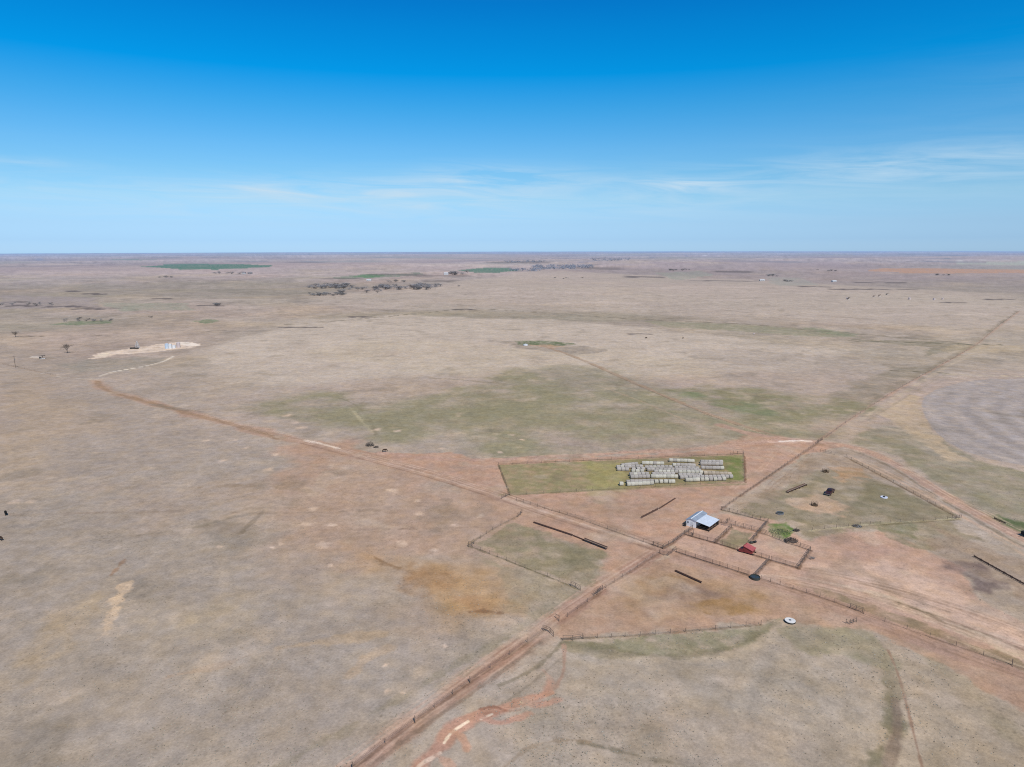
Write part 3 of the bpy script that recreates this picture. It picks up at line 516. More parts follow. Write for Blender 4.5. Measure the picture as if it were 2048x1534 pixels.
def paint(x, y):
    """base colour (linear) of the land at x, y"""
    r = np.hypot(x, y)
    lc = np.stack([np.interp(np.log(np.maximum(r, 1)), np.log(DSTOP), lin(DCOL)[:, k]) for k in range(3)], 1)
    # broad drifts of tan, pink, grey-green grass
    near = np.clip(1 - r / 9000, .25, 1)[:, None]
    n1 = fbm(x, y, 95, 1, 4)[:, None]; n2 = fbm(x, y, 230, 2, 4)[:, None]; n3 = fbm(x, y, 38, 3, 3)[:, None]
    n4 = fbm(x, y, 900, 4, 3)[:, None]
    lc = lc + (lin(TAN) - lc) * np.clip(n1 * 1.1 + .02, 0, .75) * near
    lc = lc + (lin((156, 149, 134)) - lc) * np.clip(n2 * 1.0, 0, .4) * near
    lc = lc + (lin((178, 156, 146)) - lc) * np.clip(-n2 * 1.0 - .05, 0, .5) * near
    mid = np.clip((r - 350) / 600, 0, 1)[:, None]; n8 = fbm(x, y, 14, 14, 6)[:, None]
    lc = lc * (1 + (.10 + .10 * mid) * n3 + .10 * n4 + .12 * mid * n1 + (.15 + .08 * mid) * n8)
    zz = ((hz(x, y) + r * r / (2 * REARTH)) / 2.6)[:, None] * np.clip((r - 300) / 600, 0, 1)[:, None]
    lc = lc * (1 + .075 * np.clip(zz, -1.6, 1.6))
    lc = lc + (lin((150, 146, 124)) - lc) * np.clip((-zz - .7) * .5, 0, .42) * np.clip(1.3 - r / 2500, 0, 1)[:, None]
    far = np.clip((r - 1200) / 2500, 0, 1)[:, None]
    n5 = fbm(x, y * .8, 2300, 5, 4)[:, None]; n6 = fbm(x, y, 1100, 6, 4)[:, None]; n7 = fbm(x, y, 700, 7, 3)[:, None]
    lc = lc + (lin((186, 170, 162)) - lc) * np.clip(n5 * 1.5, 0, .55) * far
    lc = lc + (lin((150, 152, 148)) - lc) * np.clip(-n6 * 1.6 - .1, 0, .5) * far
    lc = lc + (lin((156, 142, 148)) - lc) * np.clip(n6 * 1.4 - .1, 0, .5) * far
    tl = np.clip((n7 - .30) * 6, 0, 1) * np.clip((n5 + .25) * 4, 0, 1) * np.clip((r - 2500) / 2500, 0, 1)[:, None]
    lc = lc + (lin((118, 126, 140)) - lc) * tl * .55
    for f in FEAT:
        w = f[1]
        pad = f[4] * 3 + (f[6] if f[0] == 'L' else 0) + 2
        m = np.nonzero((x > w[:, 0].min() - pad) & (x < w[:, 0].max() + pad) & (y > w[:, 1].min() - pad) & (y < w[:, 1].max() + pad))[0]
        if not len(m): continue
        X = x[m]; Y = y[m]
        n = len(w)
        if f[0] == 'P':
            d = np.full(len(m), 1e9)
            for i in range(n):
                d = np.minimum(d, segdist(X, Y, w[i], w[(i + 1) % n]))
            d = np.where(inside(X, Y, w), d, -d)
            soft, br, mot = f[4], f[5], f[6]
            nz = fbm(X, Y, max(soft * 2.6, .8), f[7], 6)
            a = sstep((d + nz * soft * br * 1.5) / (soft * f[8]) * .5 + .5)
            if mot:
                nm = fbm(X, Y, max(soft * 1.6, 2.5), f[7] + 50, 6)
                a = a * np.clip(1 - mot * .28 + mot * 1.7 * nm, 0, 1.12)
        else:
            d = np.full(len(m), 1e9)
            for i in range(n - 1):
                d = np.minimum(d, segdist(X, Y, w[i], w[i + 1]))
            soft, br, wd = f[4], f[5], f[6]
            nz = fbm(X, Y, max(wd * 2.5, 2.0), f[7], 5)
            a = sstep((wd / 2 - d + nz * br * (soft * .6 + wd * .3)) / (soft * .5) * .7 + .5)
            a = a * np.clip(1.02 + br * .75 * fbm(X, Y, wd * 7 + 6, f[7] + 31, 3), 0, 1.15)
        a = np.clip(a * f[3], 0, 1)[:, None]
        lc[m] = lc[m] + (lin(f[2]) - lc[m]) * a
    # circular wheel passes of the pivot
    return lc


def finish(x, y, lc):
    for (sx, sy), s in zip(_sp, SPOTS):
        m = np.nonzero((abs(x - sx) < s[2] * 2) & (abs(y - sy) < s[2] * 2.2))[0]
        if len(m):
            X = x[m] - sx; Y = y[m] - sy
            d = np.hypot(X, Y / 1.1) / s[2] + .9 * fbm(x[m], y[m], s[2] * 1.1, 77, 3)
            a = (np.clip(1.1 - d, 0, 1) * .75)[:, None]
            lc[m] = lc[m] + (lin((216, 192, 172)) - lc[m]) * a
    # little bare scalds everywhere in the grass, thicker to the left of the cross road
    n = fbm(x, y, 13, 8, 3); r = np.hypot(x, y)
    k = np.clip((n - .36) * 5, 0, 1) * np.clip((1500 - r) / 1000, 0, 1) * .38
    lc = lc + (lin((194, 176, 158)) - lc) * k[:, None]
    n = fbm(x, y, 17, 9, 3)
    k = np.clip((n - .34) * 5, 0, 1) * np.clip((2200 - r) / 1000, 0, 1) * .28
    lc = lc + (lin((122, 113, 98)) - lc) * k[:, None]
    pc = _pivot_c
    d = np.hypot(x - pc[0], y - pc[1])
    ins = np.clip((pc[2] - d) / 3, 0, 1)
    ring = np.sin(d * 2 * math.pi / 13.0 + 1.2 * fbm(x, y, 60, 12, 2)) * np.clip(fbm(x, y, 45, 13, 2) + .65, 0, 1)
    lc = lc * (1 + (.15 * ring * ins)[:, None])
    # blue distance haze, mixed into the base colour of the far land
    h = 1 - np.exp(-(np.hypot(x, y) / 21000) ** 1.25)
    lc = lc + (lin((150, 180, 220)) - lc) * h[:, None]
    return np.clip(lc * ALB, .01, .9)


_pv = at([p[0] for p in PIVOT[2:13]], [p[1] for p in PIVOT[2:13]])
_A = np.c_[2 * _pv, np.ones(len(_pv))]
_s = np.linalg.lstsq(_A, (_pv ** 2).sum(1), rcond=None)[0]
_pivot_c = (_s[0], _s[1], math.sqrt(max(_s[2] + _s[0] ** 2 + _s[1] ** 2, 1)))
print('pivot', _pivot_c)

# ------------------------------------------------------------------ materials
def mat(name, rgb, rough=.9, noise=.0, scale=3.0, rgb2=None, metallic=0, bump=0, spec=.2):
    m = bpy.data.materials.new(name); m.use_nodes = True
    nt = m.node_tree; b = nt.nodes['Principled BSDF']
    b.inputs['Roughness'].default_value = rough
    b.inputs['Metallic'].default_value = metallic
    b.inputs['Specular IOR Level'].default_value = spec
    c1 = (*[float(v) for v in rgb], 1)
    if noise or rgb2:
        tc = nt.nodes.new('ShaderNodeTexCoord'); n = nt.nodes.new('ShaderNodeTexNoise')
        n.inputs['Scale'].default_value = scale; n.inputs['Detail'].default_value = 5
        nt.links.new(tc.outputs['Object'], n.inputs['Vector'])
        r = nt.nodes.new('ShaderNodeValToRGB')
        r.color_ramp.elements[0].position = .3; r.color_ramp.elements[1].position = .7
        c2 = rgb2 if rgb2 else [v * (1 - noise) for v in rgb]
        r.color_ramp.elements[0].color = (*[float(v) for v in c2], 1); r.color_ramp.elements[1].color = c1
        nt.links.new(n.outputs['Fac'], r.inputs['Fac']); nt.links.new(r.outputs['Color'], b.inputs['Base Color'])
        if bump:
            bp = nt.nodes.new('ShaderNodeBump'); bp.inputs['Strength'].default_value = bump; bp.inputs['Distance'].default_value = .05
            nt.links.new(n.outputs['Fac'], bp.inputs['Height']); nt.links.new(bp.outputs['Normal'], b.inputs['Normal'])
    else:
        b.inputs['Base Color'].default_value = c1
    return m


def ground_mat():
    m = bpy.data.materials.new('land'); m.use_nodes = True
    nt = m.node_tree; N = nt.nodes.new; Lk = nt.links.new
    b = nt.nodes['Principled BSDF']
    b.inputs['Roughness'].default_value = 1.0; b.inputs['Specular IOR Level'].default_value = 0.0
    at_ = N('ShaderNodeAttribute'); at_.attribute_name = 'soil'
    geo = N('ShaderNodeNewGeometry')

    def tex(scale, detail, rough=.6):
        t = N('ShaderNodeTexNoise'); t.inputs['Scale'].default_value = scale
        t.inputs['Detail'].default_value = detail; t.inputs['Roughness'].default_value = rough
        Lk(geo.outputs['Position'], t.inputs['Vector'])
        return t.outputs['Fac']

    def rng(src, a, b_, lo, hi):
        r = N('ShaderNodeMapRange'); r.inputs['From Min'].default_value = a; r.inputs['From Max'].default_value = b_
        r.inputs['To Min'].default_value = lo; r.inputs['To Max'].default_value = hi
        Lk(src, r.inputs['Value']); return r.outputs['Result']

    def mul(a, c):
        r = N('ShaderNodeMath'); r.operation = 'MULTIPLY'; Lk(a, r.inputs[0]); Lk(c, r.inputs[1]); return r.outputs[0]
    fine = tex(1.9, 4, .7); mid = tex(.34, 4, .65); big = tex(.085, 5, .62); vast = tex(.022, 4, .6)
    k = mul(mul(rng(fine, .28, .72, .83, 1.17), rng(mid, .3, .7, .89, 1.11)), mul(rng(big, .3, .7, .89, 1.11), rng(vast, .3, .7, .94, 1.06)))
    # grass clumps: dark dots with gaps
    v = N('ShaderNodeTexVoronoi'); v.inputs['Scale'].default_value = .75; v.inputs['Randomness'].default_value = 1
    Lk(geo.outputs['Position'], v.inputs['Vector'])
    clump = rng(v.outputs['Distance'], .12, .34, .80, 1.0)
    dens_ = rng(tex(.05, 3), .42, .62, 0, 1)
    mx = N('ShaderNodeMix'); mx.data_type = 'FLOAT'
    Lk(dens_, mx.inputs[0]); mx.inputs[2].default_value = 1.0; Lk(clump, mx.inputs[3])
    k = mul(k, mx.outputs[0])
    vm = N('ShaderNodeVectorMath'); vm.operation = 'SCALE'
    Lk(at_.outputs['Color'], vm.inputs[0]); Lk(k, vm.inputs['Scale'])
    # drift of hue between straw and grey
    hue = N('ShaderNodeMix'); hue.data_type = 'RGBA'; hue.blend_type = 'MULTIPLY'
    Lk(rng(tex(.16, 4), .38, .66, 0, 1), hue.inputs[0]); Lk(vm.outputs[0], hue.inputs[6]); hue.inputs[7].default_value = (1.05, 1.0, .90, 1)
    Lk(hue.outputs[2], b.inputs['Base Color'])
    bp = N('ShaderNodeBump'); bp.inputs['Strength'].default_value = .35; bp.inputs['Distance'].default_value = .25
    Lk(fine, bp.inputs['Height']); Lk(bp.outputs['Normal'], b.inputs['Normal'])
    return m


LAND = ground_mat()
M = dict(
    wood=mat('weathered wood', (.21, .155, .12), .95, .45, 6),
    pipe=mat('rusty pipe', (.19, .12, .09), .8, .4, 4),
    wire=mat('wire', (.16, .13, .11), .6),
    white=mat('white painted tin', (.86, .85, .83), .5, .12, 1.2),
    roof=mat('galvanised roof', (.74, .765, .79), .5, .12, .7, metallic=.1),
    roof2=mat('aged galvanised roof', (.42, .46, .50), .5, .25, .9, metallic=.25),
    darkin=mat('shade black boards', (.035, .028, .024), .95, .3, 2),  # near-black colour stands for the shade inside the open lean-to
    red=mat('red paint', (.48, .115, .105), .5, .25, 1.5),
    red_shade=mat('shaded red paint', (.26, .055, .05), .6, .3, 1.5),  # darker copy of the red, with the walls' shade in its colour
    hay=mat('weathered hay', (.47, .41, .35), .95, .35, 2.2, bump=.6),
    hay2=mat('pale wrapped hay', (.57, .515, .41), .95, .3, 2.2, bump=.6),
    hay3=mat('tan hay', (.50, .40, .29), .95, .3, 2.2, bump=.6),
    hayend=mat('hay bale end', (.30, .255, .20), .95, .4, 5),
    maroon=mat('dark maroon paint', (.06, .022, .02), .35, .2, 1.5, spec=.5),
    maroon2=mat('dusty brown bed liner', (.12, .075, .07), .8, .3, 2),
    rubber=mat('black rubber', (.02, .02, .02), .9),
    glass=mat('dark glass', (.02, .022, .025), .15, spec=.5),
    chrome=mat('dull steel', (.32, .32, .33), .4, metallic=.6),
    trough=mat('dark timber trough', (.17, .10, .075), .95, .4, 2),
    litplank=mat('pale plank', (.55, .44, .34), .9, .3, 3),
    troughin=mat('trough floor', (.32, .24, .18), 1, .3, 2),
    concrete=mat('pale concrete', (.78, .73, .66), .9, .15, 2),
    water=mat('still water', (.045, .055, .05), .12, spec=.5),
    tank=mat('dark green steel', (.06, .065, .055), .7, .3, 2),
    tankw=mat('white steel tank', (.70, .70, .69), .5, .12, .6),
    tankb=mat('pale blue steel tank', (.50, .58, .66), .5, .12, .6),
    tankp=mat('pinkish steel tank', (.60, .50, .47), .5, .15, .6),
    derrick=mat('pale steel lattice', (.56, .53, .50), .6, .1, 1),
    machine=mat('dark machinery', (.03, .03, .03), .8),
    cowm=mat('black cow hide', (.012, .011, .010), .8, .3, 3),
    cowm2=mat('brown cow hide', (.06, .035, .022), .8, .3, 3),
    bark=mat('grey bark', (.11, .095, .085), .95, .3, 3),
    twig=mat('bare twigs', (.30, .275, .265), .95, .5, .35),  # lighter than real twigs: distance haze is put into the colour
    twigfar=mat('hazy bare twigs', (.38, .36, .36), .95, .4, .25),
    leafd=mat('hazy cedar leaves', (.27, .262, .255), .95, .5, .5),  # foliage paled so its colour carries the distance haze
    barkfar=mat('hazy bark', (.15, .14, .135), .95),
    brush=mat('dead brush', (.13, .105, .088), .95, .5, 2),
    green=mat('weeds', (.15, .19, .085), .95, .5, 1.5),
    farwhite=mat('pale farm siding', (.52, .51, .50), .7),
    farroof=mat('farm roof', (.22, .20, .20), .7),
    mineral=mat('white feeder rim', (.66, .66, .72), .6),
    haypile=mat('old hay', (.20, .145, .085), 1, .5, 2),
    straw=mat('dry grass', (.42, .37, .29), 1, .2, .3),
    straw2=mat('grey green tuft', (.30, .275, .22), 1, .3, .3),
    woods=mat('far leafless wood', (.26, .275, .32), 1, .35, .02),  # bluish because the haze is painted into the wood's colour
)


for k in ('hay', 'hay2', 'hay3', 'twig', 'twigfar', 'leafd', 'wood'):      # each bale, tree and post weathers to its own tone
    nt_ = M[k].node_tree; b_ = nt_.nodes['Principled BSDF']; src = b_.inputs['Base Color'].links[0].from_socket
    oi = nt_.nodes.new('ShaderNodeObjectInfo'); mr_ = nt_.nodes.new('ShaderNodeMapRange')
    mr_.inputs['To Min'].default_value = .86; mr_.inputs['To Max'].default_value = 1.12
    nt_.links.new(oi.outputs['Random'], mr_.inputs['Value'])
    vm_ = nt_.nodes.new('ShaderNodeVectorMath'); vm_.operation = 'SCALE'
    nt_.links.new(src, vm_.inputs[0]); nt_.links.new(mr_.outputs[0], vm_.inputs['Scale']); nt_.links.new(vm_.outputs[0], b_.inputs['Base Color'])


# ------------------------------------------------------------------ mesh helpers
class MB:
    def __init__(s):
        s.v = []; s.f = []

    def add(s, vs, fs):
        o = len(s.v)
        s.v += [tuple(v) for v in vs]; s.f += [tuple(i + o for i in f) for f in fs]
        return s

    def hexa(s, p):        # 8 corners: bottom 0-3, top 4-7
        return s.add(p, [(3, 2, 1, 0), (4, 5, 6, 7), (0, 1, 5, 4), (1, 2, 6, 5), (2, 3, 7, 6), (3, 0, 4, 7)])

    def box(s, c, d, rz=0, taper=1):
        cx, cy, cz = c; hx, hy, h2 = d[0] / 2, d[1] / 2, d[2] / 2
        co, si = math.cos(rz), math.sin(rz)
        P = []
        for k, t in ((-1, 1), (1, taper)):
            for sx, sy in ((-1, -1), (1, -1), (1, 1), (-1, 1)):
                x, y = sx * hx * t, sy * hy * t
                P.append((cx + x * co - y * si, cy + x * si + y * co, cz + k * h2))
        return s.hexa(P)

    def tube(s, a, b, r0, r1=None, n=6):
        a = Vector(a); b = Vector(b); r1 = r0 if r1 is None else r1
        d = (b - a).normalized()
        u = d.orthogonal().normalized(); w = d.cross(u)
        V = []
        for p, r in ((a, r0), (b, r1)):
            for i in range(n):
                t = 2 * math.pi * i / n
                V.append(p + (u * math.cos(t) + w * math.sin(t)) * r)
        Fc = [(i, (i + 1) % n, n + (i + 1) % n, n + i) for i in range(n)]
        Fc += [tuple(range(n - 1, -1, -1)), tuple(range(n, 2 * n))]
        return s.add(V, Fc)

    def lathe(s, prof, n=20, c=(0, 0, 0), caps=True):
        V = []; Fc = []
        for r, z in prof:
            for i in range(n):
                t = 2 * math.pi * i / n
                V.append((c[0] + r * math.cos(t), c[1] + r * math.sin(t), c[2] + z))
        for k in range(len(prof) - 1):
            for i in range(n):
                j = (i + 1) % n
                Fc.append((k * n + i, k * n + j, (k + 1) * n + j, (k + 1) * n + i))
        if caps:
            Fc.append(tuple(range(n - 1, -1, -1))); Fc.append(tuple((len(prof) - 1) * n + i for i in range(n)))
        return s.add(V, Fc)

    def mesh(s, name, m, smooth=False):
        me = bpy.data.meshes.new(name); me.from_pydata(s.v, [], s.f)
        me.materials.append(m)
        if smooth: me.polygons.foreach_set('use_smooth', [True] * len(me.polygons))
        me.update()
        return me

    def build(s, name, m, parent=None, loc=(0, 0, 0), rz=0, smooth=False):
        return link(name, s.mesh(name, m, smooth), parent, loc, rz)


def link(name, me, parent=None, loc=(0, 0, 0), rz=0):
    o = bpy.data.objects.new(name, me); COL.objects.link(o)
    o.location = loc; o.rotation_euler.z = rz
    if parent: o.parent = parent
    return o


def tag(o, label=None, cat=None, group=None, kind=None):
    if label: o['label'] = label
    if cat: o['category'] = cat
    if group: o['group'] = group
    if kind: o['kind'] = kind
    return o


def thing(name, label, cat, loc, rz=0, group=None):
    return tag(link(name, None, None, loc, rz), label, cat, group)


def copy_tree(o, parent=None):
    c = o.copy(); COL.objects.link(c)
    if parent: c.parent = parent
    for ch in list(o.children): copy_tree(ch, c)
    return c


# ------------------------------------------------------------------ the land
NPHI = 1560; PHIM = math.radians(50)
phis = np.linspace(-PHIM, PHIM, NPHI)
inv = np.linspace(1 / 84.0, 1 / 26000.0, 1080)
rs = np.concatenate([1 / inv, [28000, 30000, 32000, 34000, 36000, 39000, 44000, 52000, 62000]])
NR = len(rs)
RR, PP = np.meshgrid(rs, phis, indexing='ij')
GX = (RR * np.sin(PP)).ravel(); GY = (RR * np.cos(PP)).ravel()
GZ = hz(GX, GY)
col = np.empty((len(GX), 3))
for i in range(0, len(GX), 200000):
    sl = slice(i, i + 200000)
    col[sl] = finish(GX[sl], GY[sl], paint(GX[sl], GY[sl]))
print('painted')
ii = np.arange(NR * NPHI).reshape(NR, NPHI)
quads = np.stack([ii[:-1, :-1], ii[:-1, 1:], ii[1:, 1:], ii[1:, :-1]], -1).reshape(-1, 4)
cx = GX[quads].mean(1); cy = GY[quads].mean(1)
region = np.zeros(len(quads), np.int32)


def np_mesh(name, verts, faces, colors):
    me = bpy.data.meshes.new(name)
    nf = len(faces); k = faces.shape[1]
    me.vertices.add(len(verts)); me.vertices.foreach_set('co', verts.astype(np.float32).ravel())
    me.loops.add(nf * k); me.loops.foreach_set('vertex_index', faces.astype(np.int32).ravel())
    me.polygons.add(nf)
    me.polygons.foreach_set('loop_start', np.arange(0, nf * k, k, dtype=np.int32))
    me.polygons.foreach_set('loop_total', np.full(nf, k, np.int32))
    me.polygons.foreach_set('use_smooth', np.ones(nf, bool))
    a = me.color_attributes.new('soil', 'FLOAT_COLOR', 'POINT')
    rgba = np.ones((len(verts), 4), np.float32); rgba[:, :3] = colors
    a.data.foreach_set('color', rgba.ravel())
    me.materials.append(LAND)
    me.update(calc_edges=True)
    return me


REG = []  # (name, label)


def reg_line(name, pts, width, label=None):
    REG.append((name, label)); k = len(REG)
    q = smooth_line(pts); w = at(q[:, 0], np.maximum(q[:, 1], 504))
    m = np.nonzero((cx > w[:, 0].min() - width) & (cx < w[:, 0].max() + width) & (cy > w[:, 1].min() - width) & (cy < w[:, 1].max() + width))[0]
    X, Y = cx[m], cy[m]; d = np.full(len(m), 1e9)
    for i in range(len(w) - 1): d = np.minimum(d, segdist(X, Y, w[i], w[i + 1]))
    region[m[d + .25 * width * fbm(X, Y, width * 2, k, 2) < width / 2]] = k


def reg_poly(name, pts, label=None):
    REG.append((name, label)); k = len(REG)
    d = dens(pts); w = at(d[:, 0], np.maximum(d[:, 1], 504))
    m = np.nonzero((cx > w[:, 0].min()) & (cx < w[:, 0].max()) & (cy > w[:, 1].min()) & (cy < w[:, 1].max()))[0]
    region[m[inside(cx[m], cy[m], w)]] = k


reg_poly('crop_field', PIVOT, 'grey pivot field with curved edge')
reg_poly('green_field', POLYS[[i for i, p in enumerate(POLYS) if p[1] == (90, 126, 110)][0]][0], 'long dark green field near the horizon')
reg_poly('green_field', POLYS[[i for i, p in enumerate(POLYS) if p[1] == (98, 128, 112)][0]][0], 'small green field by the far wood')
reg_poly('ploughed_field', POLYS[[i for i, p in enumerate(POLYS) if p[1] == (186, 150, 126)][0]][0], 'rust brown far field')
reg_poly('hay_yard_grass', [(999, 931), (1486, 910), (1488, 962), (1021, 989)], 'green grass of the hay yard')
reg_poly('caliche_pad', [p for p in POLYS if p[1] == (224, 205, 187)][0][0], 'white caliche pad round the tanks')
reg_line('dirt_road', LINES[0][0], 4.2, 'red dirt road running to the bottom edge')
reg_line('dirt_road', LINES[6][0], 5.0, 'red dirt road from the tank pad to the crossroads')
reg_line('dirt_road', [l for l in LINES if l[0][0] == (1340, 1104)][0][0], 5.0, 'red dirt road leaving to the lower right')
reg_line('dirt_road', [l for l in LINES if l[0][0] == (760, 905)][0][0], 4.2, 'red dirt road behind the hay yard')
reg_line('dirt_road', [l for l in LINES if l[0][0] == (1085, 692)][0][0], 3.4, 'straight track to the far spring')
reg_line('dirt_road', [l for l in LINES if l[0][0] == (1560, 876)][0][0], 5.2, 'red dirt road curving away to the right')
reg_line('dirt_road', [l for l in LINES if l[0][0] == (200, 752)][0][0], 2.0, 'white track up to the tank pad')
reg_line('path', [l for l in LINES if l[0][0] == (1776, 1300)][0][0], .9, 'narrow cattle trail')
reg_line('gully', [l for l in LINES if l[0][0] == (1100, 1365)][0][0], 4.0, 'eroded red gully')

# rest of the land (outside the wide view): a coarse ring joined to the same sheet
cphi = np.linspace(PHIM, 2 * math.pi - PHIM, 90)
crs = np.concatenate([[84], np.geomspace(100, 62000, 48)])
inner = np.array([0.5, 20, 42, 62, 84.0])
ring_v = []; ring_f = []
R2, P2 = np.meshgrid(crs, cphi, indexing='ij')
rx = (R2 * np.sin(P2)).ravel(); ry = (R2 * np.cos(P2)).ravel()
i2 = np.arange(len(rx)).reshape(R2.shape)
rf = np.stack([i2[:-1, :-1], i2[:-1, 1:], i2[1:, 1:], i2[1:, :-1]], -1).reshape(-1, 4)
aphi = np.linspace(0, 2 * math.pi, 181)
R3, P3 = np.meshgrid(inner, aphi, indexing='ij')
qx = (R3 * np.sin(P3)).ravel(); qy = (R3 * np.cos(P3)).ravel()
i3 = np.arange(len(qx)).reshape(R3.shape)
qf = np.stack([i3[:-1, :-1], i3[:-1, 1:], i3[1:, 1:], i3[1:, :-1]], -1).reshape(-1, 4)
ex = np.concatenate([rx, qx]); ey = np.concatenate([ry, qy])
ef = np.concatenate([rf, qf + len(rx)])
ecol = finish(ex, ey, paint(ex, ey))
for k in range(0, len(REG) + 1):
    fs = quads[region == k]
    if not len(fs): continue
    used, invx = np.unique(fs.ravel(), return_inverse=True)
    V = np.c_[GX[used], GY[used], GZ[used]]; Cc = col[used]; fs = invx.reshape(-1, 4)
    if k == 0:
        fs = np.concatenate([fs, ef + len(V)])
        V = np.concatenate([V, np.c_[ex, ey, hz(ex, ey)]]); Cc = np.concatenate([Cc, ecol])
    name = 'ground' if k == 0 else REG[k - 1][0]
    o = link(name, np_mesh(name, V, fs[:, ::-1], Cc))
    tag(o, kind='structure', label=('dry pasture land reaching to the horizon' if k == 0 else REG[k - 1][1]))
print('land', len(quads))
del RR, PP, ii

# ------------------------------------------------------------------ fences
def post_mesh(r, h, m):
    return MB().tube((0, 0, -.3), (0, 0, h), r, r * .85, 6).mesh('post', m)


PM = dict(wire=post_mesh(.055, 1.15, M['wood']), pipe=post_mesh(.06, 1.35, M['pipe']), tall=post_mesh(.095, 1.55, M['wood']), wood=post_mesh(.065, 1.3, M['wood']))


def fence(name, label, pts, kind='wire', step=None, rails=None, cat='fence', group=None, hvar=.12, skip=0):
    w = at([p[0] for p in pts], [p[1] for p in pts])
    step = step or dict(wire=5.0, pipe=2.6, wood=2.6, tall=3)[kind]
    P = []
    for i in range(len(w) - 1):
        L = float(np.hypot(*(w[i + 1] - w[i]))); n = max(1, int(round(L / step)))
        for j in range(n): P.append(w[i] + (w[i + 1] - w[i]) * j / n)
    P.append(w[-1])
    P = [Vector((p[0], p[1], ground(p[0], p[1]))) for p in P]
    while len(P) > 98: P = P[::2] + ([P[-1]] if len(P) % 2 == 0 else [])
    o = P[0]
    root = thing(name, label, cat, o, 0, group)
    rnd = random.Random(len(P) * 31 + int(pts[0][0]))
    for p in P:
        q = link('post', PM[kind], root, p - o)
        q.scale = (1, 1, 1 + rnd.uniform(-hvar, hvar)); q.rotation_euler = (rnd.uniform(-.05, .05), rnd.uniform(-.05, .05), rnd.uniform(0, 6))
    if rails is None:
        rails = dict(wire=[.4, .7, 1.0], pipe=[.4, .75, 1.05, 1.3], wood=[.45, .85, 1.25], tall=[.5, 1.0, 1.5])[kind]
    rr = dict(wire=.012, pipe=.034, wood=.044, tall=.04)[kind]
    if len(P) > 1:
        for z in rails:
            b = MB()
            for i in range(len(P) - 1):
                b.tube(P[i] - o + Vector((0, 0, z)), P[i + 1] - o + Vector((0, 0, z)), rr, rr, 4)
            b.build('wire' if kind == 'wire' else 'rail', M['wire'] if kind == 'wire' else M['wood' if kind != 'pipe' else 'pipe'], root)
    return root


GF = 'wire fences across the pasture'; GC = 'corral fences round the barn'
fence('wire_fence', 'wire fence along the north side of the hay yard behind the bales', [(997, 930), (1250, 918), (1487, 909)], group=GF, step=6)
fence('wire_fence', 'short wire fence closing the right end of the hay yard', [(1487, 909), (1489, 963)], group=GF, step=4)
fence('wire_fence', 'wire fence along the front of the hay yard below the bales', [(1489, 964), (1250, 977), (1020, 991)], group=GF, step=6)
fence('wire_fence', 'slanting wire fence closing the left end of the hay yard', [(1020, 990), (997, 930)], group=GF, step=4)
fence('brace_fence', 'short post brace at the top right corner of the hay yard', [(1466, 909), (1475, 908), (1486, 908)], 'tall', 3, [1.0, 1.9])
fence('brace_fence', 'short gate brace between the cross road and the hay yard corner', [(1003, 998), (1011, 994), (1020, 990)], 'wood', 2.5)
fence('wire_fence', 'straight wire fence from the barn up to the red road junction', [(1444, 1019), (1520, 966), (1580, 924), (1640, 883)], group=GF, step=3.2)
fence('wire_fence', 'wire fence along the straight section road running to the upper right', [(1652, 875), (1700, 840), (1790, 782), (1868, 738), (1950, 692)], group=GF, step=9)
fence('wire_fence', 'farthest wire fence beyond the dark field corner at upper right', [(1955, 689), (1975, 671), (2040, 622)], group=GF, step=14)
fence('brace_fence', 'dark gate panel beside the white patch at the road junction', [(1634, 887), (1640, 883), (1645, 880)], 'tall', 2)
fence('wire_fence', 'wire fence down the right side of the corral pasture', [(1626, 902), (1692, 914), (1800, 972), (1918, 1037)], group=GF, step=4)
fence('brace_fence', 'group of grey posts at the top of the corral pasture', [(1641, 903), (1650, 905), (1662, 908)], 'wood', 2.2, [.6, 1.3])
fence('wire_fence', 'wire fence along the grassy lower edge of the corral pasture', [(1918, 1037), (1800, 1045), (1720, 1051), (1625, 1060)], group=GF, step=4)
fence('brace_fence', 'corner brace where the corral pasture meets the curved road', [(1904, 1037), (1912, 1038), (1922, 1036)], 'wood', 2.2)
fence('corral_fence', 'dark rail fence on the upper side of the top corral pen', [(1443, 1020), (1490, 1032), (1536, 1044)], 'wood', group=GC)
fence('corral_fence', 'dark rail fence closing the right end of the top corral pen', [(1536, 1044), (1526, 1056), (1514, 1070)], 'wood', group=GC)
fence('corral_fence', 'short rail fence running down to the red feed bin', [(1513, 1072), (1507, 1079), (1500, 1086)], 'wood', group=GC)
fence('corral_fence', 'long rail fence between the top pen and the lower pens', [(1454, 1046), (1487, 1055), (1519, 1063), (1545, 1074), (1573, 1086)], 'wood', group=GC)
fence('corral_fence', 'rail fence along the upper side of the far right pen', [(1574, 1087), (1600, 1094), (1621, 1101)], 'wood', group=GC)
fence('corral_fence', 'rail fence behind the barn on the near side of the alley', [(1432, 1046), (1448, 1051), (1463, 1055)], 'wood', group=GC)
fence('corral_fence', 'rail fence between the bare barn pen and the green pen', [(1463, 1055), (1447, 1070), (1430, 1086)], 'wood', group=GC)
fence('corral_fence', 'long rail fence below the barn pens passing the red feed bin', [(1369, 1069), (1400, 1078), (1430, 1086), (1475, 1100), (1508, 1110), (1538, 1120)], 'pipe', group=GC)
fence('corral_fence', 'rail fence along the lower side of the far right pen', [(1542, 1121), (1570, 1129), (1596, 1137)], 'pipe', group=GC)
fence('corral_fence', 'heavy rail fence closing the right end of the far right pen', [(1621, 1101), (1609, 1119), (1596, 1137)], 'wood', group=GC)
fence('corral_fence', 'heavy rail fence coming down to the dark round water tank', [(1538, 1122), (1524, 1138), (1511, 1152)], 'wood', group=GC)
